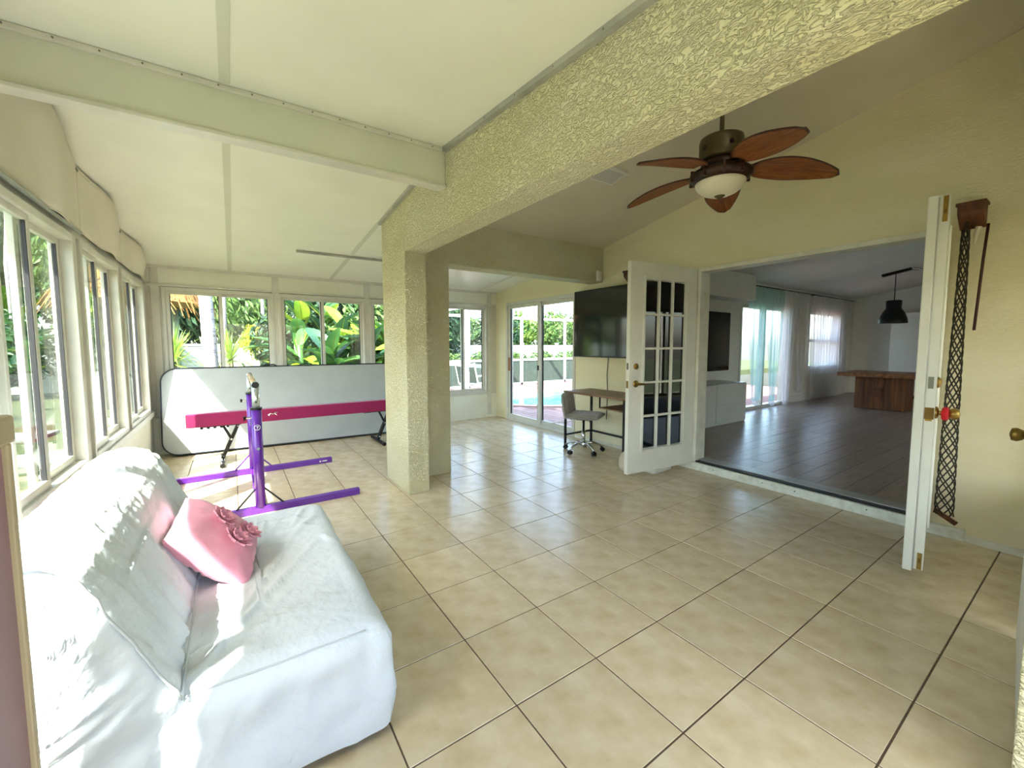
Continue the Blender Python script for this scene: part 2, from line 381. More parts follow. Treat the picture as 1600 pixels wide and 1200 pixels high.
# ================================================================ CEILINGS
def slab(y0, y1, x0, x1, zf, th, name, m, label, mids=()):
    ys = [y0]+[y for y in mids if y0 < y < y1]+[y1]
    poly = [(y, zf(y)) for y in ys]+[(y, zf(y)+th) for y in reversed(ys)]
    mb = MB(); mb.prism(poly, x0, x1, 'x'); return mb
mb = slab(YN-.45, 2.945, -1.97, .45, ceil_z, .09, '', '', '', (1.5,))
mb2 = slab(2.945, YF+.45, -1.97, XR+.5, ceil_z, .09, '', '', '')
mb.add(mb2.v, mb2.f)
mb3 = slab(YN-.45, -1.25, .45, XR+.5, ceil_z, .09, '', '', ''); mb.add(mb3.v, mb3.f)
ceil = sobj('ceiling', mb, 'panel_ceiling', 'white insulated panel ceiling of the sunroom', 'ceiling')
for x, a, b in ((-.80, YN, 1.46), (-.80, 1.54, YF-.05), (.42, 2.96, YF-.05)):
    m_ = MB(); m_.prism([(a, ceil_z(a)-.006), (b, ceil_z(b)-.006), (b, ceil_z(b)+.01), (a, ceil_z(a)+.01)], x-.022, x+.022, 'x')
    obj('panel_joint', m_, 'beam_paint', ceil)
for x in (1.64, 2.86):
    m_ = MB(); m_.prism([(2.96, ceil_z(2.96)-.006), (YF-.03, ceil_z(YF-.03)-.006), (YF-.03, ceil_z(YF)+.01), (2.96, ceil_z(2.96)+.01)], x-.022, x+.022, 'x')
    obj('panel_joint', m_, 'beam_paint', ceil)
# eave gutters outside
sobj('trim_2', B(-2.0, YN-.5, 2.25, -1.93, YF+.5, 2.80), 'alu_white', 'white roof gutter outside the left windows', 'gutter')
sobj('trim_3', B(-2.0, YF+.40, 2.22, XR+.5, YF+.48, 2.40), 'alu_white', 'white roof gutter outside the far windows', 'gutter')

# partition: stucco header, corner pillar and second header (one continuous wall)
mb = MB()
mb.box(.437, YN+1.4, 2.148, .635, 2.315, 3.75)
mb.box(.437, 2.315, 0, .635, 2.945, 3.2)
mb.box(.635, 2.71, 0, 1.045, 2.945, 3.2)
mb.box(1.045, 2.71, 2.165, XR, 2.945, 3.2)
def roughen(o, amp, size=.09):
    bm = bmesh.new(); bm.from_mesh(o.data)
    bmesh.ops.remove_doubles(bm, verts=bm.verts, dist=1e-4)
    for _ in range(3):
        es = [e for e in bm.edges if e.calc_length() > size]
        if es: bmesh.ops.subdivide_edges(bm, edges=es, cuts=min(20, max(1, int(max(e.calc_length() for e in es)/size/4))), use_grid_fill=True)
    for v in bm.verts:
        v.co += Vector(noise.noise_vector(v.co*9))*amp
    bm.to_mesh(o.data); bm.free()
wm = sobj('wall_middle', mb, 'stucco', 'cream stucco wall of two headers meeting on a square pillar', 'wall', bevel=.008)
# lanai vaulted ceiling
mb = slab(-1.45, 2.80, .50, XR+.15, vault_z, .1, '', '', '')
sobj('ceiling_vault', mb, 'vault_paint', 'sloping beige ceiling above the fan', 'ceiling')
# wall joint trim along the header + screws
t4 = MB(); t4.prism([(-1.4, ceil_z(-1.4)-.028), (1.46, ceil_z(1.46)-.028), (1.46, ceil_z(1.46)), (-1.4, ceil_z(-1.4))], .405, .437, 'x')
t4o = sobj('trim_4', t4, 'alu_grey', 'grey metal channel where the near ceiling meets the stucco header', 'trim')
t5 = MB(); t5.prism([(1.54, ceil_z(1.54)-.028), (2.945, ceil_z(2.945)-.028), (2.945, ceil_z(2.945)), (1.54, ceil_z(1.54))], .405, .437, 'x')
sobj('trim_5', t5, 'alu_grey', 'grey metal channel where the far ceiling meets the stucco header', 'trim')
for k in range(9):
    y = -1.2+k*.3
    obj('screw', MB().lathe([(.004, 0), (.004, .004), (.001, .005)], 8, (.404, y, ceil_z(y)-.014), 'x'), 'screw', t4o)

# beam across the sunroom ceiling
bm_ = struct('trim_6', 'boxed cream beam crossing the sunroom ceiling to the stucco header', 'beam')
obj('beam_box', B(XL-.01, 1.48, 2.43, .437, 1.535, 2.685), 'beam_paint', bm_, bevel=.004)
obj('bottom_channel', B(XL-.01, 1.462, 2.418, .437, 1.552, 2.437), 'alu_white', bm_, bevel=.003)
tc_ = obj('top_channel', B(XL-.01, 1.462, 2.65, .437, 1.4805, 2.676), 'alu_white', bm_, bevel=.003)
for k in range(14):
    obj('screw', MB().lathe([(.004, 0), (.004, -.004), (.001, -.005)], 8, (-1.55+k*.145, 1.462, 2.663), 'y'), 'screw', tc_)

# ================================================================ RIGHT WALL
ZT = 3.85
mb = MB(); TH = XR+.14
DZ0, DZ1, DY0, DY1 = .085, 2.125, -.475, 1.345
mb.box(XR, -1.35, 0, TH, DY0, ZT); mb.box(XR, DY0, DZ1, TH, DY1, ZT); mb.box(XR, DY1, 0, TH, 3.22, ZT)
mb.box(XR, DY0, 0, TH, DY1, .02)
mb.box(XR, 3.22, 2.085, TH, 5.02, ZT-.9); mb.box(XR, 5.02, 0, TH, YF+.1, ZT-.9)
wr = sobj('wall_right', mb, 'stucco_smooth', 'cream stucco wall with the double doorway and pool door', 'wall')
# door casing + threshold
cs = struct('trim_7', 'white frame around the open double doorway', 'door frame')
obj('jamb', B(XR-.012, DY1-.03, .085, TH+.02, DY1+.012, DZ1+.02), 'trim_white', cs, bevel=.003)
obj('jamb', B(XR-.012, DY0-.012, .085, TH+.02, DY0+.03, DZ1+.02), 'trim_white', cs, bevel=.003)
obj('head', B(XR-.012, DY0+.03, DZ1-.02, TH+.02, DY1-.03, DZ1+.02), 'trim_white', cs, bevel=.003)
th = struct('trim_8', 'worn white painted sill step under the double doorway', 'threshold')
obj('sill', B(XR-.035, DY0-.2, 0, XR-.0005, DY1+.16, .082), 'threshold_white', th, bevel=.006)
obj('track', B(XR-.01, DY0+.03, .082, TH+.02, DY1-.03, .094), 'black_metal', th)
obj('track_edge', B(XR+.05, DY0+.03, .094, TH+.05, DY1-.03, .102), 'alu_grey', th)
for y in (-.15, .35, .62, 1.1): obj('screw', MB().lathe([(.005, 0), (.005, -.003), (.001, -.004)], 8, (XR-.035, y, .05), 'x'), 'gasket', th)
sobj('baseboard_right', MB().box(XR-.02, -1.2, 0, XR-.0005, DY0-.2, .045).box(XR-.02, DY1+.16, 0, XR-.0005, 3.2, .045), 'trim_white', 'thin white base strip along the right wall', 'baseboard')

# pool sliding door
sd = struct('door_3', 'white framed sliding glass door to the pool', 'sliding door')
f = MB(); X0, X1 = XR-.015, XR+.11
f.box(X0, 3.22, 0, X1, 3.27, 2.085); f.box(X0, 4.97, 0, X1, 5.02, 2.085); f.box(X0, 3.27, 2.035, X1, 4.97, 2.085); f.box(X0, 3.27, 0, X1, 4.97, .035)
obj('door_frame', f, 'alu_white', sd, bevel=.003)
for y0, y1, x in ((3.27, 4.12, XR+.07), (4.07, 4.97, XR+.025)):
    p = MB(); q = .055
    p.box(x-.018, y0, .035, x+.018, y0+q, 2.035); p.box(x-.018, y1-q, .035, x+.018, y1, 2.035)
    p.box(x-.018, y0+q, .035, x+.018, y1-q, .11); p.box(x-.018, y0+q, 1.975, x+.018, y1-q, 2.035)
    s_ = obj('door_panel', p, 'alu_white', sd, bevel=.003)
    g = MB()
    for u in (y0+q, y1-q-.012): g.box(x-.012, u, .11, x+.012, u+.012, 1.975)
    obj('gasket', g, 'gasket', s_)
    obj('pane', B(x-.003, y0+q, .11, x+.003, y1-q, 1.975), 'pane_clear', s_)
    if x < XR+.05:
        obj('pull_handle', B(x-.045, y1-.05, .88, x-.018, y1-.02, 1.12), 'wood_trim', s_, bevel=.006)
    obj('latch', B(x-.032, y0+.012, .93, x-.018, y0+.05, 1.01), 'black_plastic', s_, bevel=.004)
tag(obj('security_bar', MB().tube([(XR-.005, 3.29, .22), (XR-.005, 4.05, .05)], .008, 8), 'alu_white'), 'thin white bar leaning at the foot of the pool door', 'bar')

# ---------------------------------------------------------------- french doors
def french_door(nm, label, hinge, ang, side):
    """leaf along local +x from the hinge, local y centred; side=+1/-1 face with the lever"""
    d = struct(nm, label, 'french door', loc=(hinge[0], hinge[1], 0), rz=ang)
    z0, z1, w, h = .072, 2.14, .925, .0225
    a, b, c, e = .165, .735, .30, 1.98
    f = MB(); f.box(0, -h, z0, a, h, z1); f.box(b, -h, z0, w, h, z1); f.box(a, -h, z0, b, h, c); f.box(a, -h, e, b, h, z1)
    obj('leaf', f, 'door_white', d)
    for sgn in (1, -1):
        m = MB(); q = .028; y0, y1 = sgn*h, sgn*(h+.012)
        m.box(a-q, y0, c-q, a, y1, e+q); m.box(b, y0, c-q, b+q, y1, e+q); m.box(a, y0, c-q, b, y1, c); m.box(a, y0, e, b, y1, e+q)
        obj('moulding', m, 'door_white', d, bevel=.004)
    cw, rh, q = (b-a)/3, (e-c)/5, .011
    for k in (1, 2): obj('muntin', B(a+k*cw-q, -h-.006, c, a+k*cw+q, h+.006, e), 'door_white', d, bevel=.004)
    for k in range(1, 5): obj('muntin', B(a, -h-.005, c+k*rh-q, b, h+.005, c+k*rh+q), 'door_white', d, bevel=.004)
    pm = B(q-.002, -.004, q-.002, cw-q+.002, .004, rh-q+.002).mesh('pane'); pm.materials.append(M['pane_dark'])
    for i in range(3):
        for k in range(5): link('pane', pm, None, d, loc=(a+i*cw, 0, c+k*rh))
    lx = .84
    for sgn in (1, -1):
        if nm == 'door_2' and sgn < 0:
            obj('bolt_pin', MB().tube([(lx, -h, .985), (lx, -h-.035, .985)], .006, 8), 'chrome', d); continue
        lv = obj('rosette', MB().lathe([(.034, 0), (.034, .008), (.026, .014), (.012, .016), (.012, .045)], 20, (0, 0, 0), 'y'), 'brass', d,
                 loc=(lx, sgn*h, .965), rot=(0 if sgn > 0 else PI, 0, 0), smooth=False)
        if nm == 'door_1':
            obj('lever', MB().tube([(0, .045, 0), (-.03, .05, .0), (-.08, .05, -.006), (-.125, .048, -.004)], [.012, .011, .009, .007], 10), 'brass_dark', lv, smooth=True)
        else:
            obj('knob', MB().lathe([(.012, .045), (.026, .055), (.032, .075), (.027, .092), (.004, .098)], 20, (0, 0, 0), 'y'), 'brass', lv, smooth=True)
        obj('deadbolt', MB().lathe([(.03, 0), (.03, .008), (.02, .016), (.004, .02)], 20, (0, 0, 0), 'y'), 'brass', d, loc=(lx, sgn*h, 1.135), rot=(0 if sgn > 0 else PI, 0, 0))
    obj('strike_plate', B(w, -.013, .925, w+.003, .013, .995), 'brass', d); obj('strike_plate', B(w, -.011, 1.105, w+.003, .011, 1.17), 'screw', d)
    for z in (.25, 1.05, 1.85): obj('hinge', MB().tube([(-.008, side*(h+.004), z), (-.008, side*(h+.004), z+.1)], .008, 8), 'brass', d)
    return d
d1 = french_door('door_1', 'white fifteen-pane door leaf standing open beside the wall television', (XR-.025, 1.365), PI-math.atan2(.11, .92), -1)
d2 = french_door('door_2', 'white door leaf seen edge-on at the right of the doorway', (XR-.025, -.468), PI+math.atan2(.15, .9), 1)
# astragal, flush bolts and latch on the edge-on leaf (local x along the leaf, +y = world -y)
obj('astragal', MB().box(.905, -.062, .06, .945, -.0225, 2.14), 'door_white', d2, bevel=.004)
obj('astragal_groove', B(.9255, -.034, .075, .930, -.016, 2.13), 'alu_grey', d2)
for z0, z1 in ((2.0, 2.135), (.075, .17)):
    fb = obj('flush_bolt', B(.925, -.004, z0, .930, .016, z1), 'brass', d2); obj('bolt_slide', B(.930, .001, z0+.04, .935, .011, z0+.065), 'brass_dark', fb)
obj('latch_plate', B(.925, -.018, .935, .931, .02, 1.0), 'brass_dark', d2)
tag(obj('red_ribbon', MB().lathe([(.016, -.014), (.034, -.011), (.039, 0), (.034, .011), (.016, .014)], 18, (XR-.865, -.672, .965), 'y'), 'red_cloth', smooth=True),
    'red cloth tied round the knob of the edge-on door leaf', 'ribbon')

# near stucco corner and inner door at the right edge of the picture
mb = MB(); mb.box(.95, -1.27, 0, 1.22, -1.09, ZT); mb.box(1.22, -1.27, 2.07, TH, -1.09, ZT); mb.box(2.12, -1.27, 0, TH, -1.09, .5); mb.box(3.1, -1.27, .5, TH, -1.09, 2.07); mb.box(2.12, -1.27, .5, 2.2, -1.09, 2.07)  # unseen stretch opened up to let more daylight into the lanai
sobj('wall_front', mb, 'stucco', 'sunlit rough stucco wall end at the right edge', 'wall', bevel=.008)
d4 = struct('door_4', 'white door leaf at the right edge with a brass knob', 'door', loc=(1.22, -1.10, 0), rz=math.atan2(.075, .86))
obj('leaf', B(0, -.02, .012, .865, .02, 2.05), 'door_white', d4, bevel=.003)
kb = obj('rosette', MB().lathe([(.03, 0), (.03, .006), (.012, .012), (.011, .03)], 18, (0, 0, 0), 'y'), 'brass', d4, loc=(.78, .02, .955))
obj('knob', MB().lathe([(.011, .028), (.022, .034), (.030, .05), (.027, .066), (.004, .072)], 20, (0, 0, 0), 'y'), 'brass', kb, smooth=True)

# ================================================================ LIVING ROOM SHELL
FZ = .09; LX1 = 12.6; LY0, LY1 = -3.2, 2.75
fl = sobj('floor_living', B(TH-.02, LY0, -.1, LX1+.1, LY1+.1, FZ-.006), 'plank_gap', 'dark joints under the grey brown plank floor of the living room', 'floor')
pw, plen = .19, 1.5; pm = {}
def plank_mesh(l, w):
    k = (round(l, 2), round(w, 3))
    if k not in pm:
        pm[k] = B(0, 0, -.012, l-.003, w-.003, 0).mesh('floor_plank'); pm[k].materials.append(M['plank'])
    return pm[k]
r_ = 0; y = LY1-pw
while y > -.9:
    x = TH+.01-(r_*.62) % plen
    while x < LX1:
        a, b = max(x, TH+.01), min(x+plen, LX1)
        if b-a > .02: link('floor_plank', plank_mesh(b-a, pw), None, fl, loc=(a, y, FZ+random.uniform(-.0005, .0003)))
        x += plen
    y -= pw; r_ += 1
def lr_z(y): return 2.50+.17*(2.75-y)
mb = MB(); mb.prism([(LY1+.1, lr_z(LY1+.1)), (LY0, lr_z(LY0)), (LY0, lr_z(LY0)+.1), (LY1+.1, lr_z(LY1)+.1)], TH-.05, LX1+.1, 'x')
sobj('ceiling_living', mb, 'lr_ceiling', 'sloping grey white living room ceiling', 'ceiling')
mb = MB(); Y0, Y1 = LY1, LY1+.1
mb.box(TH, Y0, 0, 6.92, Y1, 2.6); mb.box(6.92, Y0, 2.08, 8.80, Y1, 2.6); mb.box(8.80, Y0, 0, 9.88, Y1, 2.6)
mb.box(9.88, Y0, 0, 11.55, Y1, .80); mb.box(9.88, Y0, 2.08, 11.55, Y1, 2.6); mb.box(11.55, Y0, 0, LX1+.1, Y1, 2.6)
sobj('wall_living_left', mb, 'lr_wall', 'white living room wall with the curtained windows', 'wall')
sobj('wall_living_far', B(LX1, LY0, 0, LX1+.1, LY1+.1, 3.7), 'lr_wall', 'white far wall of the living room', 'wall')
sobj('wall_living_right', MB().box(TH, LY0-.1, 0, 6.0, LY0, 3.8).box(7.6, LY0-.1, 0, LX1+.1, LY0, 3.8).box(6.0, LY0-.1, 2.2, 7.6, LY0, 3.8), 'lr_wall', 'white wall on the unseen side of the living room', 'wall')  # gap left for the added daylight door
sobj('wall_living_front', B(TH, LY0, 0, TH+.02, -1.2, 3.8), 'lr_wall', 'white living room wall beside the doorway', 'wall')
sobj('trim_9', B(TH, 2.42, 2.11, 6.75, LY1-.001, 2.535), 'lr_wall', 'boxed white soffit above the living room television', 'soffit')
sobj('trim_10', B(6.9, LY1-.05, 2.46, LX1, LY1-.0005, 2.50), 'gloss_white', 'white cornice strip above the curtains', 'cornice')
sobj('baseboard_living', MB().box(8.82, LY1-.02, FZ, 11.5, LY1-.0005, FZ+.14), 'gloss_white', 'white baseboard under the curtained wall', 'baseboard')
d6 = struct('added_door_6', 'glazed double door added on the unseen side to daylight the living room', 'sliding door')  # added out of view to bring daylight into the living room
f = MB()
for x in (6.0, 6.765, 7.53): f.box(x, LY0-.08, FZ, x+.07, LY0-.02, 2.2)
f.box(6.07, LY0-.08, FZ, 7.53, LY0-.02, FZ+.08); f.box(6.07, LY0-.08, 2.12, 7.53, LY0-.02, 2.2)
obj('door_frame', f, 'alu_white', d6)
for a, b in ((6.07, 6.765), (6.835, 7.53)): obj('pane', B(a, LY0-.052, FZ+.08, b, LY0-.048, 2.12), 'pane_clear', d6)
sd = struct('door_5', 'white sliding glass door behind the teal curtains', 'sliding door')
f = MB(); f.box(6.92, Y0-.01, FZ, 6.98, Y1, 2.08); f.box(8.74, Y0-.01, FZ, 8.80, Y1, 2.08); f.box(6.98, Y0-.01, 2.03, 8.74, Y1, 2.08); f.box(6.98, Y0-.01, FZ, 8.74, Y1, FZ+.06); f.box(7.82, Y0, FZ+.06, 7.90, Y1, 2.03)
obj('door_frame', f, 'alu_white', sd)
for a, b in ((6.98, 7.82), (7.90, 8.74)): obj('pane', B(a, Y0+.04, FZ+.06, b, Y0+.046, 2.03), 'pane_clear', sd)
w5 = struct(f'window_{n}', 'white living room window behind the sheer white curtain', 'window'); n += 1
f = MB(); f.box(9.88, Y0-.01, .80, 9.94, Y1, 2.08); f.box(11.49, Y0-.01, .80, 11.55, Y1, 2.08); f.box(9.94, Y0-.01, 2.03, 11.49, Y1, 2.08); f.box(9.94, Y0-.02, .80, 11.49, Y1, .86); f.box(9.94, Y0+.01, 1.40, 11.49, Y1, 1.46)
obj('window_frame', f, 'alu_white', w5)
for a, b in ((.86, 1.40), (1.46, 2.03)): obj('pane', B(9.94, Y0+.04, a, 11.49, Y0+.046, b), 'pane_clear', w5)

# ================================================================ SOFA (slip-covered, no arms)
def fbm(v, k=3):
    return sum(noise.noise(v*(2**i))/(2**i) for i in range(k))
SX1, SY0, SY1 = -.405, .155, 1.515
sofa = thing('slipcover_sofa', 'low armless sofa bed in a wrinkled white cotton slipcover by the left windows', 'sofa', (-.93, .83, 0))
ox, oy = -.93, .83
def sofa_part(name, mb, **k):
    mb.v = [(v[0]-ox, v[1]-oy, v[2]) for v in mb.v]; return obj(name, mb, 'sofa_cotton', sofa, **k)
# seat: one closed skirted block, built as rings of a rounded rectangle from the hem to the middle of the top
def ring_pts(x0, x1, y0, y1, r, nx, ny, nc):
    r = min(r, (x1-x0)/2-1e-4, (y1-y0)/2-1e-4); P = []
    def seg(a, b, n_): return [(a[0]+(b[0]-a[0])*i/n_, a[1]+(b[1]-a[1])*i/n_) for i in range(n_)]
    def cor(cx_, cy_, a0): return [(cx_+r*math.cos(math.radians(a0+90*i/nc)), cy_+r*math.sin(math.radians(a0+90*i/nc))) for i in range(nc)]
    P += seg((x0+r, y0), (x1-r, y0), nx)+cor(x1-r, y0+r, -90)+seg((x1, y0+r), (x1, y1-r), ny)+cor(x1-r, y1-r, 0)
    P += seg((x1-r, y1), (x0+r, y1), nx)+cor(x0+r, y1-r, 90)+seg((x0, y1-r), (x0, y0+r), ny)+cor(x0+r, y0+r, 180)
    return P
def crease(p, a, b, w):                       # raised fold along a line on the seat
    a = Vector(a); d = Vector(b)-a; t = max(0, min(1, (p-a).dot(d)/d.length_squared)); q = (p-a-d*t).length
    return math.exp(-(q/w)**2)*math.sin(PI*min(1, .15+.8*t))
FOLDS = [((-.97, .22), (-.50, .98), .016, .011), ((-.95, .20), (-.62, 1.05), .013, .010), ((-.62, 1.05), (-.48, 1.25), .02, .012), ((-.50, .98), (-.43, .86), .014, .012),
         ((-.88, 1.35), (-.47, 1.22), .016, .009), ((-.72, .62), (-.44, .80), .012, .006), ((-.9, .34), (-.5, .45), .018, .006), ((-.75, 1.1), (-.72, 1.32), .012, .008),
         ((-.60, 1.18), (-.52, 1.42), .012, .009), ((-.66, 1.14), (-.45, 1.10), .011, .008)]
SXB, HT = -1.15, .405
prof = [(.004, .035), (0, .07), (-.004, .11), (-.006, .16), (-.006, .21), (-.004, .26), (0, .30), (.003, .335), (.012, .366), (.028, .388), (.048, .400), (.07, HT)]
prof += [(.07+(.36-.07)*k/22, HT) for k in range(1, 23)]
mb = MB(); rings = []
NXs, NYs, NCs = 60, 84, 8
for d, z in prof:
    inner = d > .07
    rp = ring_pts(SXB+d, SX1-d, SY0+d, SY1-d, max(.01, .052-d*.4), NXs, NYs, NCs)
    out = []
    for x, y in rp:
        if z < .38:
            hem = max(0, 1-z/.12)
            near = Vector((x-(-.77), y-.83)).normalized()
            al = x*.9+y*.9
            w = .020*fbm(Vector((x*4.6+y*4.6, z*8.5-(x+y)*2.6, 4.4)), 3)+.014*max(0, 1-7*abs(fbm(Vector((x*2.3+y*2.6+z*3.2, z*2.6-x*1.2, 9.1)), 2)))
            w *= min(1, (z+.03)/.16)*(1 if z < .34 else .5)
            wz = .012*math.sin((x+y)*8)*hem
            out.append((x+near.x*w*.8, y+near.y*w, max(.02, z+wz)))
        else:
            p = Vector((x, y)); k = 1 if inner else .5
            h = 1.35*sum(crease(p, a_, b_, w_*.9)*am for a_, b_, w_, am in FOLDS)
            h += .007*fbm(Vector((x*6-y*4, y*4+x*3, 1.3)), 3)+.010*fbm(Vector((x*2.2, y*2.2, 6.6)), 2)+.0025*max(0, 1-6*abs(fbm(Vector((x*9-y*8, y*5+x*4, 2)), 2)))
            h -= .010*math.exp(-((x+.78)**2+(y-.95)**2)/.10)
            out.append((x, y, z+h*k*1.15))
    rings.append(out)
nr = len(rings[0])
mb.add([v for r in rings for v in r], [(i*nr+j, i*nr+(j+1) % nr, (i+1)*nr+(j+1) % nr, (i+1)*nr+j) for i in range(len(rings)-1) for j in range(nr)]+[tuple(range((len(rings)-1)*nr, len(rings)*nr))])
sofa_part('seat_cover', mb, smooth=True)
# dark base so the cover does not float
obj('base_frame', MB().box(-.50, -.62, .0, .46, -.54, .30).box(-.50, .54, .0, .46, .62, .30).box(-.5, -.54, .05, -.42, .54, .3).box(.38, -.54, .05, .46, .54, .3), 'black_metal', sofa)
# back: thick folded cushion, closed: the profile is swept along y and closed by gathered end panels
bp_ = [(-.995, .03), (-.99, .15), (-.985, .28), (-.983, .40), (-1.005, .46), (-1.035, .54), (-1.063, .605), (-1.090, .675), (-1.118, .745), (-1.150, .795), (-1.19, .828), (-1.235, .846), (-1.29, .850),
       (-1.345, .838), (-1.395, .808), (-1.435, .76), (-1.462, .69), (-1.478, .60), (-1.488, .50), (-1.49, .40), (-1.49, .28), (-1.485, .15), (-1.48, .03)]
fine = []
for i in range(len(bp_)-1):
    for k in range(6): t_ = k/6; fine.append((bp_[i][0]*(1-t_)+bp_[i+1][0]*t_, bp_[i][1]*(1-t_)+bp_[i+1][1]*t_))
fine.append(bp_[-1])
for k in range(1, 24): fine.append((-1.48+(.485)*k/24, .03))
nf = len(fine); cxb, czb = -1.25, .40
rows_ = []
def back_row(y, shrink):
    out = []
    for (x, z) in fine:
        dv = Vector((x-cxb, 0, z-czb)); dn = dv.normalized()
        front = max(0, min(1, (x+1.24)/.1)); top = max(0, min(1, (z-.55)/.2)); low = 1 if z > .36 else 0
        w = low*(.009*fbm(Vector((x*3, y*3, z*3)), 2)+front*.011*fbm(Vector((y*15+z*4, z*2.2, 1.7)), 3)+.006*max(0, 1-6*abs(fbm(Vector((y*8+x*3, z*3.5, 8)), 2))))
        w += top*.009*max(0, 1-5*abs(fbm(Vector((y*16+x*9, x*14, z*6+3)), 2)))*math.exp(-((x+1.19)/.10)**2)
        w -= low*.012*math.exp(-((y-.55)/.3)**2)*(1 if z > .7 else 0)
        q = Vector((x, y, z))+dn*(w-shrink); q.z = max(.02, q.z); out.append(q)
    return out
NYB = 96
for j in range(NYB):
    y = SY0+.005+(SY1-SY0-.01)*j/(NYB-1); e = min(y-SY0-.005, SY1-.005-y); k = max(0, .035-e)/.035
    rows_.append(back_row(y, .024*(1-math.sqrt(max(0, 1-k*k)))))
def end_rows(row, y, sgn):
    out = []
    for t in range(1, 15):
        f_ = t/14; r = []
        for q in row:
            x = q.x+(cxb-q.x)*f_; z = q.z+(czb-q.z)*f_
            cr = (.018*fbm(Vector((z*15-x*7, x*3.0, 3+sgn)), 3)+.010*max(0, 1-5*abs(fbm(Vector((z*9-x*4, x*2, 5+sgn)), 2))))*min(1, f_*5)
            r.append((x, y+sgn*(.028*math.sin(min(1, f_*1.4)*PI/2)+cr), z))
        out.append(r)
    return out
allr = list(reversed(end_rows(rows_[0], SY0+.005, -1)))+rows_+end_rows(rows_[-1], SY1-.005, 1)
mb = MB(); mb.add([v for r in allr for v in r], [(i*nf+j, i*nf+(j+1) % nf, (i+1)*nf+(j+1) % nf, (i+1)*nf+j) for i in range(len(allr)-1) for j in range(nf)])
sofa_part('back_cover', mb, smooth=True)
# seams
ed_ = [rows_[1][j] for j in range(18, 84, 3)]
obj('seam', MB().tube([(q.x-ox, SY0+.008-oy, q.z+.002) for q in ed_], .0035, 6), 'sofa_seam', sofa, smooth=True)
seam_r = rings[9]; j1_ = NXs
obj('seam', MB().tube([(seam_r[j][0]-ox, seam_r[j][1]-oy-.002, seam_r[j][2]+.001) for j in range(10, j1_, 2)], .0028, 6), 'sofa_seam', sofa, smooth=True)
obj('seam', MB().tube([(rings[i][j1_+NCs//2][0]-ox, rings[i][j1_+NCs//2][1]-oy, rings[i][j1_+NCs//2][2]) for i in range(0, 9)], .0028, 6), 'sofa_seam', sofa, smooth=True)
obj('seam', MB().tube([(-.978-ox, y-oy, .412+.004*math.sin(y*9)) for y in [SY0+.02+k*.09 for k in range(15)]], .003, 6), 'sofa_seam', sofa, smooth=True)

# ---------------------------------------------------------------- pillow
pil = thing('flower_pillow', 'pink cushion with felt flowers leaning on the white sofa back', 'cushion')
A = Vector((-.83, .715, .425)); Bc = Vector((-1.02, .915, .60)); Cc = Vector((-1.045, 1.30, .615))
ex = (Cc-Bc); ez = (Bc-A); ex -= ez.normalized()*ex.dot(ez.normalized())
LXp, LZp = .37, .36
ey = Vector((.70, -.16, .69)).normalized(); ez = Vector((-.66, 0, .75)); ez -= ey*ez.dot(ey); ez.normalize(); ex = ey.cross(ez)             # ey should point to the room
if ey.x < 0: ex = -ex; ey = -ey
ctr = Vector((-.918, .895, .530))
pil.matrix_world = Matrix(((ex.x, ey.x, ez.x, ctr.x), (ex.y, ey.y, ez.y, ctr.y), (ex.z, ey.z, ez.z, ctr.z), (0, 0, 0, 1)))
def pillow_surface(u, v, side):
    a = math.sin((u-.5)*PI); b = math.sin((v-.5)*PI)
    pin = 1-.05*(1-abs(a)**2)*(abs(b)**4) ; pin2 = 1-.05*(1-abs(b)**2)*(abs(a)**4)
    t_ = max(0, 1-a*a)*max(0, 1-b*b); th_ = .094*t_**.45
    x = a*LXp/2*pin2; z = b*LZp/2*pin
    w = .010*fbm(Vector((x*13, z*13, side)), 3)*(1 if t_ > .02 else 0)
    r = math.atan2(b, a); w += .030*math.sin(r*19+2*math.sin(r*5))*max(0, max(abs(a), abs(b))-.55)*(1-max(abs(a), abs(b)))*2.2
    return (x, side*(th_+w*(t_ > .02)), z)
mb = MB().grid(lambda u, v: pillow_surface(u, v, 1), 34, 34); m2 = MB().grid(lambda u, v: pillow_surface(u, v, -1), 34, 34); mb.add(m2.v, m2.f)
obj('pillow_body', mb, 'pink_cotton', pil, smooth=True)
FLOWERS = ((.095, -.03, 0, 1.1), (.02, .05, .3, 1.0), (.0, -.075, .7, .9))
pet = MB()
def petal(u, v):
    a = (u-.5)*2; L_ = .058; w_ = .021*math.sin(PI*min(1, .12+v*.86))
    return (a*w_, .004+.012*v*v+.008*a*a*1.0, v*L_)
pet.grid(petal, 7, 8); pme = pet.mesh('petal'); pme.materials.append(M['pink_felt'])
for (fx, fz, rad, sc) in FLOWERS:
    fl_ = obj('felt_flower', MB().lathe([(.016*sc, .0), (.018*sc, .006), (.010*sc, .014), (.002, .016)], 12, (0, 0, 0), 'y'), 'pink_felt', pil)
    a_, b_ = fx/(LXp/2), fz/(LZp/2); yy = pillow_surface(.5+math.asin(a_)/PI, .5+math.asin(b_)/PI, 1)[1]
    fl_.location = (fx, yy+.002, fz)
    for ring, (cnt, s_, tilt) in enumerate(((9, 1.0, .08), (8, .72, .45), (6, .45, .85))):
        for k in range(cnt):
            ang = 2*PI*k/cnt+rad+ring*.3
            p_ = link('petal', pme, None, fl_, smooth=True)
            p_.scale = (s_*sc,)*3; p_.rotation_euler = Matrix.Rotation(ang, 3, 'Y').to_4x4().to_euler()
            p_.matrix_local = Matrix.Rotation(ang, 4, 'Y') @ Matrix.Rotation(-tilt, 4, 'X') @ Matrix.Scale(s_*sc, 4)

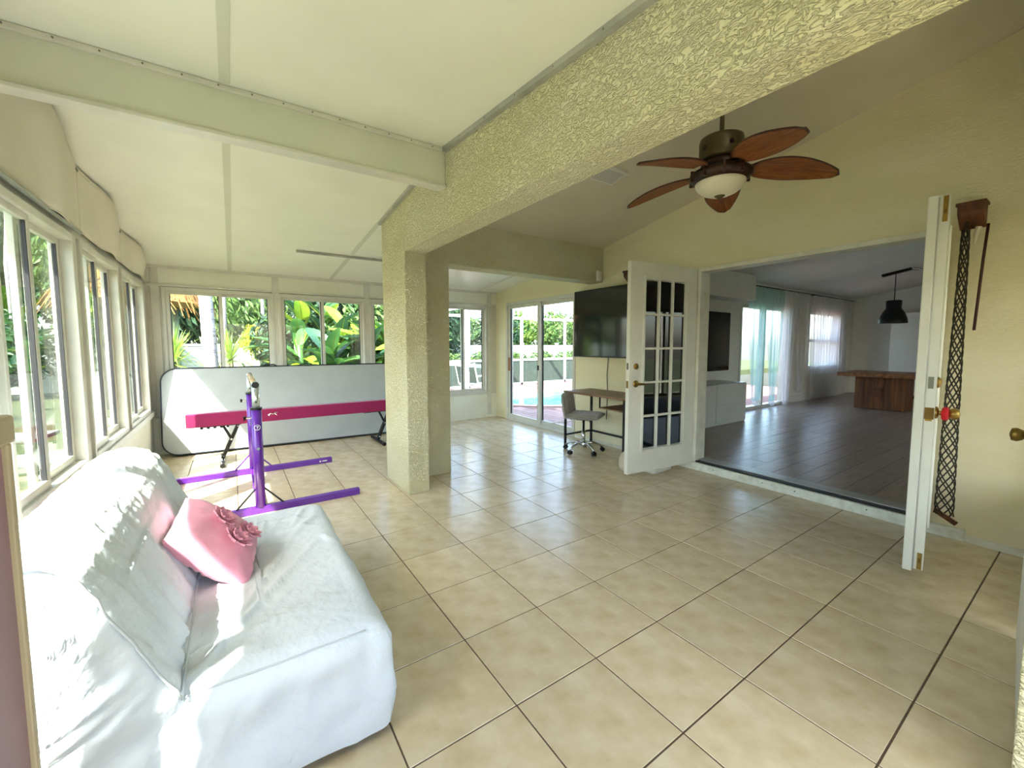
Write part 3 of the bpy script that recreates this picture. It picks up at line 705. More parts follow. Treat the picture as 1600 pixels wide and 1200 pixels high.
# ---------------------------------------------------------------- mauve cabinet beside the camera
cab = thing('mauve_cabinet', 'mauve sided cabinet with taupe top at the lower left edge', 'cabinet', (-1.24, -.74, 0))
obj('side_panel', B(-.2, -.25, .03, .203, .219, 1.243), 'mauve', cab)
obj('edge_strip', B(.196, .214, .0, .208, .224, 1.243), 'taupe_edge', cab, bevel=.002)
obj('top_board', B(-.205, -.255, 1.243, .211, .227, 1.274), 'taupe_edge', cab, bevel=.004)
obj('plinth', B(-.18, -.23, 0, .18, .2, .03), 'taupe_edge', cab)

# ---------------------------------------------------------------- gymnastics mat, beam, kip bar
mt = thing('gym_mat', 'long white air mat with black edge standing against the far wall', 'mat', (0, 0, 0))
L0, L1, H, R_, thk = -1.56, 1.50, 1.06, .17, .10
def rrect(x0, x1, z0, z1, r, n=8):
    p = []
    for cx_, cz_, a0 in ((x1-r, z0+r, -90), (x1-r, z1-r, 0), (x0+r, z1-r, 90), (x0+r, z0+r, 180)): p += arc(cx_, cz_, r, a0, a0+90, n)
    return p
pl = rrect(L0, L1, 0, H, R_)
obj('mat_body', MB().prism(pl, .004, thk-.004, 'y'), 'mat_vinyl', mt)
def ring(y, r):
    q = [(x, y, z) for x, z in rrect(L0, L1, 0, H, R_)]; return MB().tube(q+[q[0]], r, 8, cap=False)
obj('edge_band', MB().add(*(lambda o_, i_: ([(x, 0, z) for x, z in o_]+[(x, thk, z) for x, z in o_]+[(x, thk, z) for x, z in i_]+[(x, 0, z) for x, z in i_],
    [(a, (a+1) % len(o_), len(o_)+(a+1) % len(o_), len(o_)+a) for a in range(len(o_))] +
    [(a, 3*len(o_)+a, 3*len(o_)+(a+1) % len(o_), (a+1) % len(o_)) for a in range(len(o_))] +
    [(len(o_)+a, len(o_)+(a+1) % len(o_), 2*len(o_)+(a+1) % len(o_), 2*len(o_)+a) for a in range(len(o_))]))(rrect(L0-.004, L1+.004, -.0, H+.004, R_+.004), rrect(L0+.012, L1-.012, .014, H-.012, R_-.012))), 'mat_edge', mt)
for x in (-.42, .02, .55):
    obj('carry_strap', MB().tube([(x-.09, thk/2, H+.002), (x-.05, thk/2, H+.022), (x+.05, thk/2, H+.024), (x+.09, thk/2, H+.002)], [.008]*4, 8), 'mat_edge', mt, smooth=True)
mt.location = (0, 5.10, 0.0); mt.rotation_euler = (-.155, 0, -.052)
mt.location = (0.0, 5.03, .018)

bb = thing('balance_beam', 'magenta suede balance beam on black folding legs before the white mat', 'balance beam', (0, 4.53, 0))
obj('beam_body', B(-1.265, -.055, .435, 1.14, .055, .585), 'magenta_suede', bb, bevel=.012, seg=3)
obj('end_cap', B(-1.272, -.054, .437, -1.262, .054, .583), 'magenta_suede', bb, bevel=.004)
for sx, x0 in ((1, -.93), (1, .84)):
    m = MB(); m.box(x0-.22, -.035, .425, x0+.16, .035, .436)
    if x0 < 0:
        for k in range(5): m.box(x0-.22+k*.06, -.035, .408, x0-.195+k*.06, .035, .426)
    lp = obj('leg_plate', m, 'black_metal', bb)
    lg = MB().bar((x0+.13, -.02, .425), (x0-.03, -.02, .05), .02, .035).bar((x0+.13, .02, .425), (x0-.03, .02, .05), .02, .035)
    lg.bar((x0-.01, 0, .425), (x0+.062, 0, .265), .03, .025)
    l_ = obj('leg', lg, 'black_metal', bb, bevel=.003)
    for q in ((x0+.13, .412), (x0+.062, .265), (x0-.02, .08)): obj('bolt', MB().lathe([(.011, -.036), (.011, -.032), (.004, -.030)], 10, (q[0], 0, q[1]), 'y'), 'chrome', l_)
    ft = obj('foot', MB().tube([(x0-.03, -.26, .025), (x0-.03, .26, .025)], .022, 12), 'chrome' if x0 < 0 else 'black_metal', bb, smooth=True)
    for s_ in (-1, 1): obj('foot_cap', MB().tube([(x0-.03, s_*.255, .025), (x0-.03, s_*.285, .025)], .0245, 12), 'black_plastic', ft)
logo = MB().tube([(-.50, -.057, .512), (-.47, -.057, .528), (-.445, -.057, .520), (-.415, -.057, .538), (-.395, -.057, .530)], [.002, .006, .007, .005, .002], 6)
logo.tube([(-.475, -.057, .526), (-.49, -.057, .502)], [.004, .002], 6).tube([(-.43, -.057, .527), (-.405, -.057, .506)], [.004, .002], 6)
obj('emblem', logo, 'chrome', bb)

kb_ = thing('kip_bar', 'purple steel gymnastics bar with wooden rail between sofa and beam', 'gymnastics bar', (-.685, 3.24, 0))
for s_, yl in ((-1, -.62), (1, .62)):
    obj('foot', B(-.70, yl-.028, 0, .765, yl+.028, .055), 'purple_steel', kb_, bevel=.004)
    if s_ > 0:
        lb = MB().box(.63, yl-.0295, .020, .648, yl-.028, .036).box(.66, yl-.0295, .024, .71, yl-.028, .034); obj('foot_label', lb, 'white_plastic', kb_)
    po = obj('post', MB().tube([(0, yl, .055), (0, yl, .845)], .036, 20), 'purple_steel', kb_, smooth=True)
    obj('collar', MB().tube([(0, yl, .838), (0, yl, .855)], .041, 20), 'black_plastic', po)
    obj('adjust_tube', MB().tube([(0, yl, .80), (0, yl, 1.03)], .027, 18), 'silver_tube', po, smooth=True)
    obj('adjust_hole', MB().lathe([(.007, -.029), (.007, -.0265), (.001, -.026)], 10, (0, yl, .90), 'y'), 'black_plastic', po)
    kn = obj('lock_knob', MB().tube([(-.035, yl, .775), (-.075, yl, .775)], .006, 8), 'chrome', po)
    obj('knob_head', MB().tube([(-.07, yl, .775), (-.088, yl, .775)], [.014, .02], 10), 'black_plastic', kn)
    for a in (-1, 1): obj('brace', MB().tube([(a*.03, yl, .20), (a*.17, yl, .045)], .007, 8), 'black_metal' if s_ < 0 else 'purple_steel', po)
    obj('bolt_head', MB().lathe([(.012, -.040), (.012, -.036), (.003, -.035)], 12, (0, yl, .53), 'y'), 'chrome', po)
    if s_ < 0:
        rg = MB()
        for k in range(24):
            a0, a1 = 2*PI*k/24, 2*PI*(k+1)/24
            rg.bar((.02*math.cos(a0), yl-.037, .70+.02*math.sin(a0)), (.02*math.cos(a1), yl-.037, .70+.02*math.sin(a1)), .003, .003)
        rg.bar((-.008, yl-.038, .708), (.008, yl-.038, .708), .003, .004).bar((.008, yl-.038, .708), (-.002, yl-.038, .690), .003, .004)
        obj('emblem', rg, 'white_plastic', po)
obj('base_tube', MB().box(-.03, -.592, .002, .03, .592, .052), 'purple_steel', kb_, bevel=.004)
obj('rail', MB().tube([(0, -.645, 1.035), (0, .645, 1.035)], .021, 18), 'bar_wood', kb_, smooth=True)
for s_ in (-1, 1):
    obj('rail_socket', MB().tube([(0, s_*.60, 1.035), (0, s_*.652, 1.035)], .027, 18), 'silver_tube', kb_, smooth=True)
    obj('rail_cap', MB().tube([(0, s_*.650, 1.035), (0, s_*.658, 1.035)], .0245, 18), 'black_plastic', kb_)

# ---------------------------------------------------------------- valance on the left wall
SEG = [(YN+.1, .27, 'b'), (.27, 1.53, 'k'), (1.53, 2.79, 'near'), (2.79, 4.05, 'mid'), (4.05, 5.33, 'far')]
for a, b, w_ in SEG:
    lab = {'near': 'draped cream fabric valance over the tall window beside the sofa', 'mid': 'draped cream fabric valance over the middle left window',
           'far': 'draped cream fabric valance in the far left corner', 'k': 'draped cream fabric valance over the window behind the sofa back', 'b': 'draped cream fabric valance over the windows behind the camera'}[w_]
    def fn(u, v, a=a, b=b):
        y = a+(b-a)*u; zt = ceil_z(y)-.02; zb = 2.115
        bulge = .075*math.sin(PI*u)*math.sin(PI*(.12+.88*v)*.62)
        fold = .045*math.sin(PI*u)*math.exp(-((u-.5-.28*(1-v)+.1)/.14)**2)+.035*math.sin(PI*u)*math.exp(-((u-.25-.3*(1-v))/.09)**2)
        return (XL+.012+bulge*.9*(.45+.55*v)+fold*(.35+.65*math.sin(PI*min(1, v*.8+.1))), y, zb-.015*math.sin(PI*u)+(zt-zb)*v)
    vl = thing('window_valance', lab, 'valance', (0, 0, 0), group='valances of the left wall')
    o = obj('fabric', MB().grid(fn, 34, 16), 'valance', vl, smooth=True)
    sd_ = o.modifiers.new('thick', 'SOLIDIFY'); sd_.thickness = .004
    obj('hem', MB().tube([fn(u/20, 0) for u in range(21)], .006, 6), 'valance', vl, smooth=True)
    obj('top_hem', MB().tube([fn(u/20, 1) for u in range(21)], .007, 6), 'valance', vl, smooth=True)
    for u in (.01, .99):
        p_ = fn(u, 1); obj('grommet', MB().lathe([(.009, 0), (.009, .004), (.002, .006)], 10, (p_[0]+.006, p_[1], p_[2]-.02), 'x'), 'screw', vl)
sobj('trim_11', MB().tube([(XL+.024, YN+.1, 2.092), (XL+.024, 2.74, 2.092)], .013, 10), 'silver_tube', 'shiny rail under the valances beside the sofa', 'rail', smooth=True)

# slim rod under the far ceiling
y_ = 4.13; rod = thing('ceiling_rod', 'slim grey rod slung under the sunroom ceiling', 'rod', (0, y_, 0))
obj('rod', MB().box(-.17, -.012, 2.395, 1.55, .012, 2.418), 'alu_grey', rod)
for x in (-.1, .7, 1.45): obj('bracket', B(x-.015, -.01, 2.418, x+.015, .01, 2.432), 'alu_grey', rod)

# ---------------------------------------------------------------- ceiling fan
FX, FY = 1.85, .338; fz = vault_z(FY)
fan = thing('ceiling_fan', 'brown five-blade ceiling fan with frosted bowl light', 'ceiling fan', (FX, FY, 0))
obj('canopy', MB().lathe([(.075, fz+.01), (.075, fz-.03), (.05, fz-.07), (.018, fz-.085)], 24), 'fan_bronze', fan, smooth=True)
obj('down_rod', MB().tube([(0, 0, fz-.08), (0, 0, 2.66)], .014, 14), 'fan_bronze', fan, smooth=True)
hs = obj('motor_housing', MB().lathe([(.02, 2.685), (.10, 2.683), (.128, 2.67), (.132, 2.655), (.132, 2.545), (.122, 2.535)], 32), 'fan_bronze', fan, smooth=True)
for k in range(5):
    a = math.radians(20+72*k); obj('vent_hole', MB().lathe([(.016, .1315), (.016, .1335), (.003, .1335)], 14, (0, 0, 2.60), 'x'), 'fan_dark', hs, rot=(0, 0, a))
obj('flywheel', MB().lathe([(.105, 2.54), (.118, 2.52), (.122, 2.50), (.115, 2.485), (.09, 2.48)], 32), 'fan_dark', fan, smooth=True)
dish = obj('light_fitter', MB().lathe([(.09, 2.485), (.15, 2.475), (.185, 2.455), (.19, 2.435), (.165, 2.405), (.148, 2.395)], 36), 'fan_dark', fan, smooth=True)
for k in range(10): obj('fitter_band', B(.150, -.006, 2.405, .19, .006, 2.47), 'fan_rim', dish, rot=(0, 0, 2*PI*k/10), bevel=.002)
obj('glass_bowl', MB().lathe([(.152, 2.41), (.150, 2.385), (.135, 2.36), (.105, 2.335), (.065, 2.318), (.02, 2.312)], 36), 'frosted', fan, smooth=True)
obj('finial', MB().lathe([(.03, 2.325), (.034, 2.315), (.022, 2.305), (.010, 2.296), (.002, 2.286)], 18), 'fan_bronze', fan, smooth=True)
def blade_fn(u, v):
    L_ = .50; x = .18+L_*u; w_ = .115*math.sin(PI*min(1, .10+.86*u**.85))**.75 if u < 1 else .0
    if u > .97: w_ *= .75
    y = (v*2-1)*w_
    return (x, y, -.07*u*u*1.05+.010*(1-(v*2-1)**2)-.02)
for k in range(5):
    a = math.radians(28+72*k)
    bl = link('blade', MB().grid(blade_fn, 26, 13).mesh('blade') if k == 0 else bme, 'fan_wood', fan, smooth=True, rot=(0, 0, a), loc=(0, 0, 2.49))
    bl.rotation_euler = (Matrix.Rotation(a, 3, 'Z') @ Matrix.Rotation(math.radians(-11), 3, 'X')).to_euler()
    if k == 0: bme = bl.data
    m_ = bl.modifiers.new('t', 'SOLIDIFY'); m_.thickness = .008
    edge = [blade_fn(u/20, 0) for u in range(21)]+[blade_fn(1-u/20, 1) for u in range(21)]
    obj('blade_rim', MB().tube(edge, .006, 6), 'fan_rim', bl, smooth=True)
    ir = MB().bar((.09, 0, .0), (.20, 0, -.012), .032, .010).bar((.17, 0, -.012), (.27, .045, -.016), .02, .007).bar((.17, 0, -.012), (.27, -.045, -.016), .02, .007).bar((.18, 0, -.012), (.29, 0, -.016), .02, .007)
    obj('blade_iron', ir, 'fan_dark', bl, bevel=.003)

# ---------------------------------------------------------------- small wall and ceiling things
vt = thing('ceiling_vent', 'white louvred air vent in the sloping ceiling by the fan', 'vent', (1.985, 1.45, vault_z(1.45)-.012), 0)
vt.rotation_euler = (-math.atan(.195), 0, 0)
obj('vent_frame', MB().box(-.17, -.10, -.004, .17, -.08, .012).box(-.17, .08, -.004, .17, .10, .012).box(-.17, -.08, -.004, -.15, .08, .012).box(.15, -.08, -.004, .17, .08, .012), 'white_plastic', vt)
obj('vent_back', B(-.15, -.08, .006, .15, .08, .010), 'gasket', vt)
for k in range(8):
    obj('slat', MB().bar((-.15, -.07+k*.02, .001), (.15, -.07+k*.02, .001), .012, .002, up=(0, .5, 1)), 'white_plastic', vt)
sn = thing('motion_sensor', 'small white motion sensor at the corner of the stucco header', 'sensor', (3.185, 2.71, 2.24))
obj('sensor_body', B(-.035, -.045, -.065, .035, -.0005, .065), 'white_plastic', sn, bevel=.008)
obj('sensor_lens', B(-.02, -.05, -.02, .02, -.044, .035), 'frosted', sn, bevel=.003)
tv = thing('wall_television', 'large flat television on the stucco wall above the desk', 'television', (XR-.07, 2.35, 1.63))
obj('screen', B(-.018, -.795, -.437, -.012, .795, .437), 'tv_screen', tv)
obj('bezel', MB().box(-.02, -.81, -.452, .02, .81, -.437).box(-.02, -.81, .437, .02, .81, .452).box(-.02, -.81, -.437, .02, -.795, .437).box(-.02, .795, -.437, .02, .81, .437).box(-.011, -.795, -.437, .02, .795, .437), 'black_plastic', tv, bevel=.002, seg=1)
obj('wall_mount', B(.02, -.2, -.2, .07, .2, .2), 'black_metal', tv)
tag(obj('television_cable', MB().tube([(XR-.012, 2.58, 1.2), (XR-.012, 2.60, .95), (XR-.012, 2.585, .7), (XR-.012, 2.60, .35)], .005, 6), 'black_plastic', smooth=True), 'thin dark cable hanging from the television to the desk', 'cable')

def corbel(label, y, z):
    c = thing('wooden_corbel', label, 'corbel', (XR-.001, y, z))
    pr = [(0, -.05), (-.10, .02), (-.12, .045), (-.12, .10), (0, .10)]
    obj('corbel_block', MB().prism([(a, b) for a, b in pr], -.06, .06, 'y'), 'corbel_wood', c, bevel=.004)
    obj('corbel_cap', B(-.13, -.068, .088, 0, .068, .108), 'corbel_wood', c, bevel=.003); return c
corbel('brown wooden corbel above the edge-on door leaf', -.595, 2.16)
corbel('brown wooden corbel above the television behind the open door', 2.20, 2.13)
net = thing('rope_net', 'dark knotted rope net hanging behind the edge-on door leaf', 'net', (XR-.075, -.575, 0))
for k in range(8):
    m_ = MB(); pa = []; ph = 2*PI*k/8; sg = 1 if k % 2 else -1
    for q in range(61):
        t_ = q/60; z = 2.10-1.93*t_; r_ = .018+.03*t_; ww = ph+sg*t_*26
        pa.append((r_*.55*math.cos(ww), r_*math.sin(ww), z))
    m_.tube(pa, .0042, 5); obj('rope_strand', m_, 'rope_dark', net, smooth=True)
obj('spreader_bar', MB().bar((0, .045, .19), (0, -.065, .125), .02, .03), 'corbel_wood', net, bevel=.003)
obj('hanging_loop', MB().tube([(0, 0, 2.09), (.01, .0, 2.13), (.02, 0, 2.16)], .008, 8), 'rope_dark', net)
stk = thing('dark_red_stick', 'slender dark red stick hanging from the wooden corbel', 'stick', (XR-.06, -.665, 0))
obj('stick', MB().tube([(0, -.005, 2.12), (0, .005, 1.9), (-.002, .02, 1.44)], .0075, 8), 'maroon', stk, smooth=True)
obj('tassel', MB().tube([(.0, .035, 2.11), (0, .045, 2.06), (0, .05, 2.0)], [.016, .012, .004], 8), 'cream_cloth', stk)

# ---------------------------------------------------------------- desk, chair, bin
dk = thing('writing_desk', 'wood topped desk with black metal frame under the television', 'desk', (0, 0, 0))
DX0, DX1, DYa, DYb, DH = 2.74, 3.245, 1.84, 2.86, .75
obj('desk_top', B(DX0, DYa, DH-.025, DX1, DYb, DH), 'desk_wood', dk, bevel=.003)
q = .025
for x in (DX0+.005, DX1-q-.005):
    for y in (DYa+.01, DYb-q-.01): obj('leg', B(x, y, 0, x+q, y+q, DH-.0255), 'black_metal', dk)
for y in (DYa+.01, DYb-q-.01): obj('stretcher', B(DX0+q+.005, y, .16, DX1-q-.005, y+q, .16+.022), 'black_metal', dk)
obj('stretcher', B(DX1-q-.005, DYa+q+.01, .16, DX1-.005, DYb-q-.01, .182), 'black_metal', dk)
sh = obj('shelf', B(DX0+.03, DYa+.035, .585, DX1-.03, DYa+.42, .60), 'desk_wood', dk)
obj('shelf_hanger', MB().box(DX0+.03, DYa+.405, .60, DX0+.045, DYa+.42, DH-.026).box(DX1-.045, DYa+.405, .60, DX1-.03, DYa+.42, DH-.026), 'black_metal', sh)

ch = thing('office_chair', 'grey velvet swivel chair with chrome star base at the desk', 'office chair', (2.80, 2.545, 0), math.atan2(-.86, .5))
# local +x = the way the sitter faces
def seat_f(u, v):
    a, b = u*2-1, v*2-1; x = .02+a*.215; y = b*.215*(1-.12*max(0, a)**3)
    return x, y
mb = MB()
def seat_surf(u, v, s_):
    a, b = u*2-1, v*2-1; x, y = seat_f(u, v); e = max(0, 1-a**6)*max(0, 1-b**6)
    tuft = .006*abs(math.sin(x*32))*abs(math.sin(y*32))
    return (x, y, .455+s_*(.035*e**.5)+(tuft if s_ > 0 else 0)+.012*b*b)
mb.grid(lambda u, v: seat_surf(u, v, 1), 28, 28); m2 = MB().grid(lambda u, v: seat_surf(u, v, -1), 12, 12); mb.add(m2.v, m2.f)
obj('seat', mb, 'grey_velvet', ch, smooth=True)
mb = MB()
def back_surf(u, v, s_):
    b = u*2-1; c = v*2-1; y = b*.215*(1-.06*c*c); z = .58+c*.155; e = max(0, 1-b**6)*max(0, 1-c**6)
    x = -.205-.05*(c*.5+.5)+.045*b*b
    tuft = .006*abs(math.sin(y*32))*abs(math.sin(z*32))
    return (x+s_*(.028*e**.5)+(s_*tuft), y, z)
for s_ in (1, -1):
    m2 = MB().grid(lambda u, v: back_surf(u, v, s_), 26, 20); mb.add(m2.v, m2.f)
obj('backrest', mb, 'grey_velvet', ch, smooth=True)
obj('back_bracket', MB().tube([(-.05, 0, .415), (-.16, 0, .41), (-.215, 0, .44), (-.225, 0, .52)], .016, 10), 'chrome', ch, smooth=True)
obj('gas_lift', MB().tube([(0, 0, .11), (0, 0, .27), (0, 0, .271), (0, 0, .42)], [.026, .026, .016, .016], 16), 'chrome', ch, smooth=True)
obj('mechanism', B(-.08, -.06, .405, .08, .06, .425), 'black_metal', ch); obj('height_lever', MB().tube([(0, .05, .41), (.02, .17, .40), (.03, .2, .34)], .006, 8), 'black_plastic', ch)
hb_ = obj('base_hub', MB().lathe([(.04, .075), (.045, .09), (.04, .13), (.028, .135)], 20), 'chrome', ch, smooth=True)
for k in range(5):
    a = 2*PI*k/5+.5; c_, s_ = math.cos(a), math.sin(a)
    ar = obj('base_arm', MB().tube([(.03*c_, .03*s_, .11), (.12*c_, .12*s_, .115), (.2*c_, .2*s_, .09), (.245*c_, .245*s_, .055)], [.018, .016, .013, .011], 10), 'chrome', ch, smooth=True)
    cst = MB()
    for o_ in (-.014, .014):
        cx_, cy_ = .245*c_-s_*o_, .245*s_+c_*o_
        cst.tube([(cx_-s_*-.009, cy_+c_*-.009, .027), (cx_-s_*.009, cy_+c_*.009, .027)], .026, 14)
    cst.tube([(.245*c_, .245*s_, .027), (.245*c_, .245*s_, .06)], .009, 8)
    obj('caster', cst, 'black_plastic', ch)
bn = thing('storage_tray', 'low white plastic tray on the floor under the open french door', 'tray', (2.91, 1.53, 0), .06)
obj('tray_base', MB().prism(rrect(-.17, .17, -.08, .14, .04, 5), .002, .04, 'z'), 'white_plastic', bn, bevel=.006)
obj('tray_rim', MB().prism(rrect(-.185, .185, -.095, .155, .045, 5), .04, .055, 'z'), 'white_plastic', bn, bevel=.004)
bg_ = thing('cloth_sack', 'cream cloth sack standing on the floor behind the french door', 'bag', (2.62, 1.70, 0))
obj('sack_body', MB().lathe([(.03, .0), (.075, .01), (.085, .06), (.08, .13), (.06, .18), (.035, .205), (.01, .21)], 18), 'cream_cloth', bg_, smooth=True)

# ================================================================ LIVING ROOM THINGS
cn = thing('media_console', 'low white two-drawer media console under the living room television', 'console', (0, 0, 0))
obj('body', B(4.35, 2.235, FZ, 6.17, 2.74, .73), 'console_white', cn, bevel=.003)
for k in (0, 1):
    for z0, z1 in ((FZ+.02, .405), (.415, .715)): obj('drawer', B(4.37+k*.90, 2.218, z0, 5.255+k*.90, 2.235, z1), 'console_white', cn, bevel=.003)
tv2 = thing('black_television', 'black television on the white living room wall', 'television', (5.72, 2.66, 1.395))
obj('screen', B(-.70, -.025, -.49, .64, -.012, .49), 'tv_screen', tv2); obj('housing', B(-.71, -.012, -.50, .65, .03, .50), 'black_plastic', tv2, bevel=.004)
obj('wall_mount', B(-.2, .03, -.2, .2, .089, .2), 'black_metal', tv2)
for nm, x0, x1, lab in (('a', 6.95, 9.68, 'dark curtain rod over the teal sheers'), ('b', 9.76, 12.2, 'dark curtain rod over the white sheer curtain')):
    rd = thing('curtain_rod', lab, 'curtain rod', (0, 0, 0), group='living room curtain rods')
    obj('rod', MB().tube([(x0, LY1-.09, 2.43), (x1, LY1-.09, 2.43)], .012, 8), 'black_metal', rd, smooth=True)
    for x in (x0+.1, x1-.1): obj('bracket', B(x-.01, LY1-.09, 2.42, x+.01, LY1-.001, 2.44), 'black_metal', rd)
def curtain(label, xa, xb, z0, m_, pinch=0, zc=None, tuft=False):
    c = thing('sheer_curtain', label, 'curtain', (0, 0, 0), group='living room sheers')
    def fn(u, v):
        z = 2.42-(2.42-z0)*v; w_ = 1-pinch*(v**1.6); mid = (xa+xb)/2; x = mid+(xa+(xb-xa)*u-mid)*w_
        return (x, LY1-.095+.028*math.sin(u*(xb-xa)*42+v*1.2)*(1-.3*v)+.012*math.sin(u*17+v*5), z)
    obj('fabric', MB().grid(fn, max(30, int((xb-xa)*60)), 22), m_, c, smooth=True)
    if tuft:
        mid = (xa+xb)/2; obj('knot', MB().lathe([(.005, z0+.02), (.045, z0-.01), (.06, z0-.05), (.04, z0-.09), (.008, z0-.10)], 12, (mid, LY1-.095, 0)), 'sheer_white', c, smooth=True)
curtain('teal and white sheer curtain panel nearest the living room television', 7.05, 7.75, .28, 'sheer_teal', .55, tuft=True)
curtain('second teal sheer curtain panel before the living room sliding door', 7.78, 8.35, .22, 'sheer_teal', .60, tuft=True)
curtain('white sheer curtain panel hanging at the edge of the living room sliding door', 8.36, 8.95, .16, 'sheer_white', .45, tuft=True)
curtain('narrow knotted sheer curtain ending in a white tuft above the floor', 9.0, 9.55, .40, 'sheer_white', .75, tuft=True)
curtain('broad white sheer curtain over the living room window', 9.8, 11.95, FZ+.012, 'sheer_white', .03)

tb = thing('rustic_table', 'rustic brown wooden pedestal table in the living room', 'table', (9.7, 1.36, FZ))
for k in range(4): obj('top_plank', B(-.5, -.55+k*.29, .63, .5, -.262+k*.29, .71), 'rustic_top', tb, bevel=.006)
for k in range(5): obj('pedestal_board', B(-.28, -.38+k*.15, .004, .28, -.232+k*.15, .63), 'rustic_wood', tb, bevel=.006)
kb2 = obj('pedestal_block', B(-.33, -.05, .27, -.28, .09, .42), 'corbel_wood', tb, bevel=.006)
pn = thing('pendant_lamp', 'dark metal pendant lamp hanging above the rustic table', 'pendant lamp', (9.8, 1.31, 0))
pz = lr_z(1.31)
obj('shade', MB().lathe([(.215, 1.75), (.218, 1.76), (.205, 1.85), (.17, 1.95), (.125, 2.02), (.115, 2.04), (.118, 2.18), (.11, 2.19), (.02, 2.195)], 32), 'pendant', pn, smooth=True)
obj('shade_lining', MB().lathe([(.205, 1.752), (.20, 1.76), (.19, 1.85), (.15, 1.94), (.02, 1.98)], 32), 'gloss_white', pn, smooth=True)
obj('cord', MB().tube([(0, 0, 2.19), (.012, 0, 2.35), (0, 0, pz-.03)], .007, 8), 'black_plastic', pn, smooth=True)
obj('ceiling_bar', MB().bar((0, -.22, pz-.02+.22*.17), (0, .2, pz-.03-.2*.17), .08, .05), 'black_metal', pn, bevel=.004)
for y in (-.2, -.12): obj('wire', MB().tube([(.05, y, pz+.01-y*.17), (.12, y-.1, pz-.03+.02-y*.17), (.2, y-.16, pz-.02-y*.17)], .005, 6), 'black_plastic', pn)
tall = thing('tall_cabinet', 'glossy white tall cabinets on the far living room wall', 'cabinet', (12.0, 0, FZ))
obj('carcass', B(.02, -.9, .08, .598, 1.86, 1.98), 'console_white', tall)
for k in range(4):
    y0 = -.88+k*.685
    for z0, z1 in ((.09, .74), (.75, 1.38), (1.39, 1.97)): obj('door', B(0, y0, z0, .02, y0+.675, z1), 'gloss_white', tall, bevel=.002)
obj('plinth', B(.06, -.88, 0, .59, 1.84, .08), 'black_metal', tall)

# ================================================================ OUTDOORS
GZ = -.15
gp = MB(); gp.box(-40, -30, GZ-.3, XL-.12, 40, GZ); gp.box(XL-.12, YF+.12, GZ-.3, 3.3, 40, GZ); gp.box(XL-.12, -30, GZ-.3, 30, YN-.12, GZ)
gp.box(3.3, 11.2, GZ-.3, 40, 40, GZ)
sobj('ground_lawn', gp, 'lawn', 'green lawn of the garden outside the windows', 'lawn')
fen = thing('vinyl_fence', 'white vinyl garden fence behind the palms', 'fence', (0, 17.0, GZ))
fpm = B(0, 0, .04, 2.36, .05, 1.46).mesh('fence_panel'); fpm.materials.append(M['vinyl_fence'])
fqm = MB().box(-.06, -.04, 0, .06, .09, 1.54).box(-.08, -.06, 1.54, .08, .11, 1.58).mesh('fence_post'); fqm.materials.append(M['vinyl_fence'])
frm = B(0, -.02, 1.46, 2.36, .07, 1.53).mesh('fence_rail'); frm.materials.append(M['vinyl_fence'])
for k in range(-9, 3):
    x = k*2.44; link('fence_post', fqm, None, fen, loc=(x, 0, 0))
    link('fence_panel', fpm, None, fen, loc=(x+.04, 0, 0)); link('fence_rail', frm, None, fen, loc=(x+.04, 0, 0))
for i, (x, y, a, b, rz, lab) in enumerate(((-3.0, 6.6, .9, .7, .2, 'pale concrete stepping slab nearest the left windows'), (-3.9, 8.6, 1.1, .8, -.1, 'pale concrete stepping slab farther out on the lawn'),
                                     (-2.9, 9.6, .8, .8, .1, 'small pale concrete slab by the palm'))):
    s_ = obj('stepping_slab', B(-a/2, -b/2, 0, a/2, b/2, .05), 'slab_pale', loc=(x, y, GZ+.001), rot=(0, 0, rz), bevel=.01)
    tag(s_, lab, 'paving slab', 'stepping slabs')

# leaf clusters -------------------------------------------------
def leafcloud(seed, nl, size, name, sq=1.0):
    rg = random.Random(seed); mb = MB()
    for _ in range(nl):
        d = Vector((rg.gauss(0, 1), rg.gauss(0, 1), rg.gauss(0, 1))).normalized(); rr = rg.random()**.42
        lump = .8+.3*noise.noise(d*2.2+Vector((seed, 0, 0)))
        c = d*rr*lump; ax = (d+Vector((rg.gauss(0, .8), rg.gauss(0, .8), rg.gauss(0, .8)))).normalized()
        s_ = size*rg.uniform(.6, 1.4); a = ax.orthogonal().normalized()*s_; b_ = ax.cross(a).normalized()*s_*.45
        c2 = c+a*.15+ax*.2*s_
        mb.add([c-a, c2-b_*.9, c+a, c2+b_*.9], [(0, 1, 2, 3)])
    me = bpy.data.meshes.new(name); me.from_pydata(mb.v, [], mb.f); return me
CL = {}
def cloud(kind, size_id):
    k = (kind, size_id)
    if k not in CL:
        sz, cnt = {'s': (.10, 2600), 'm': (.075, 3600), 'l': (.16, 1500)}[size_id]
        CL[k] = leafcloud(hash(kind) % 97 if False else sum(map(ord, kind)) % 97, cnt, sz, 'foliage'); CL[k].materials.append(M[kind])
    return CL[k]
def tree(name, label, x, y, zc, rx, rz_, kind, sid='m', trunk=None, bark='bark', cat='tree', group='garden trees'):
    t = thing(name, label, cat, (x, y, GZ), random.uniform(0, 6), group)
    c = link('crown', cloud(kind, sid), None, t, loc=(0, 0, zc-GZ)); c.scale = (rx, rx, rz_); c['kind'] = 'stuff'
    tr_ = trunk or .08
    obj('trunk', MB().tube([(0, 0, -.02), (.05, .03, (zc-GZ)*.5), (0, 0, zc-GZ+rz_*.4)], [tr_, tr_*.85, tr_*.5], 8), bark, t, smooth=True)
rg = random.Random(3)
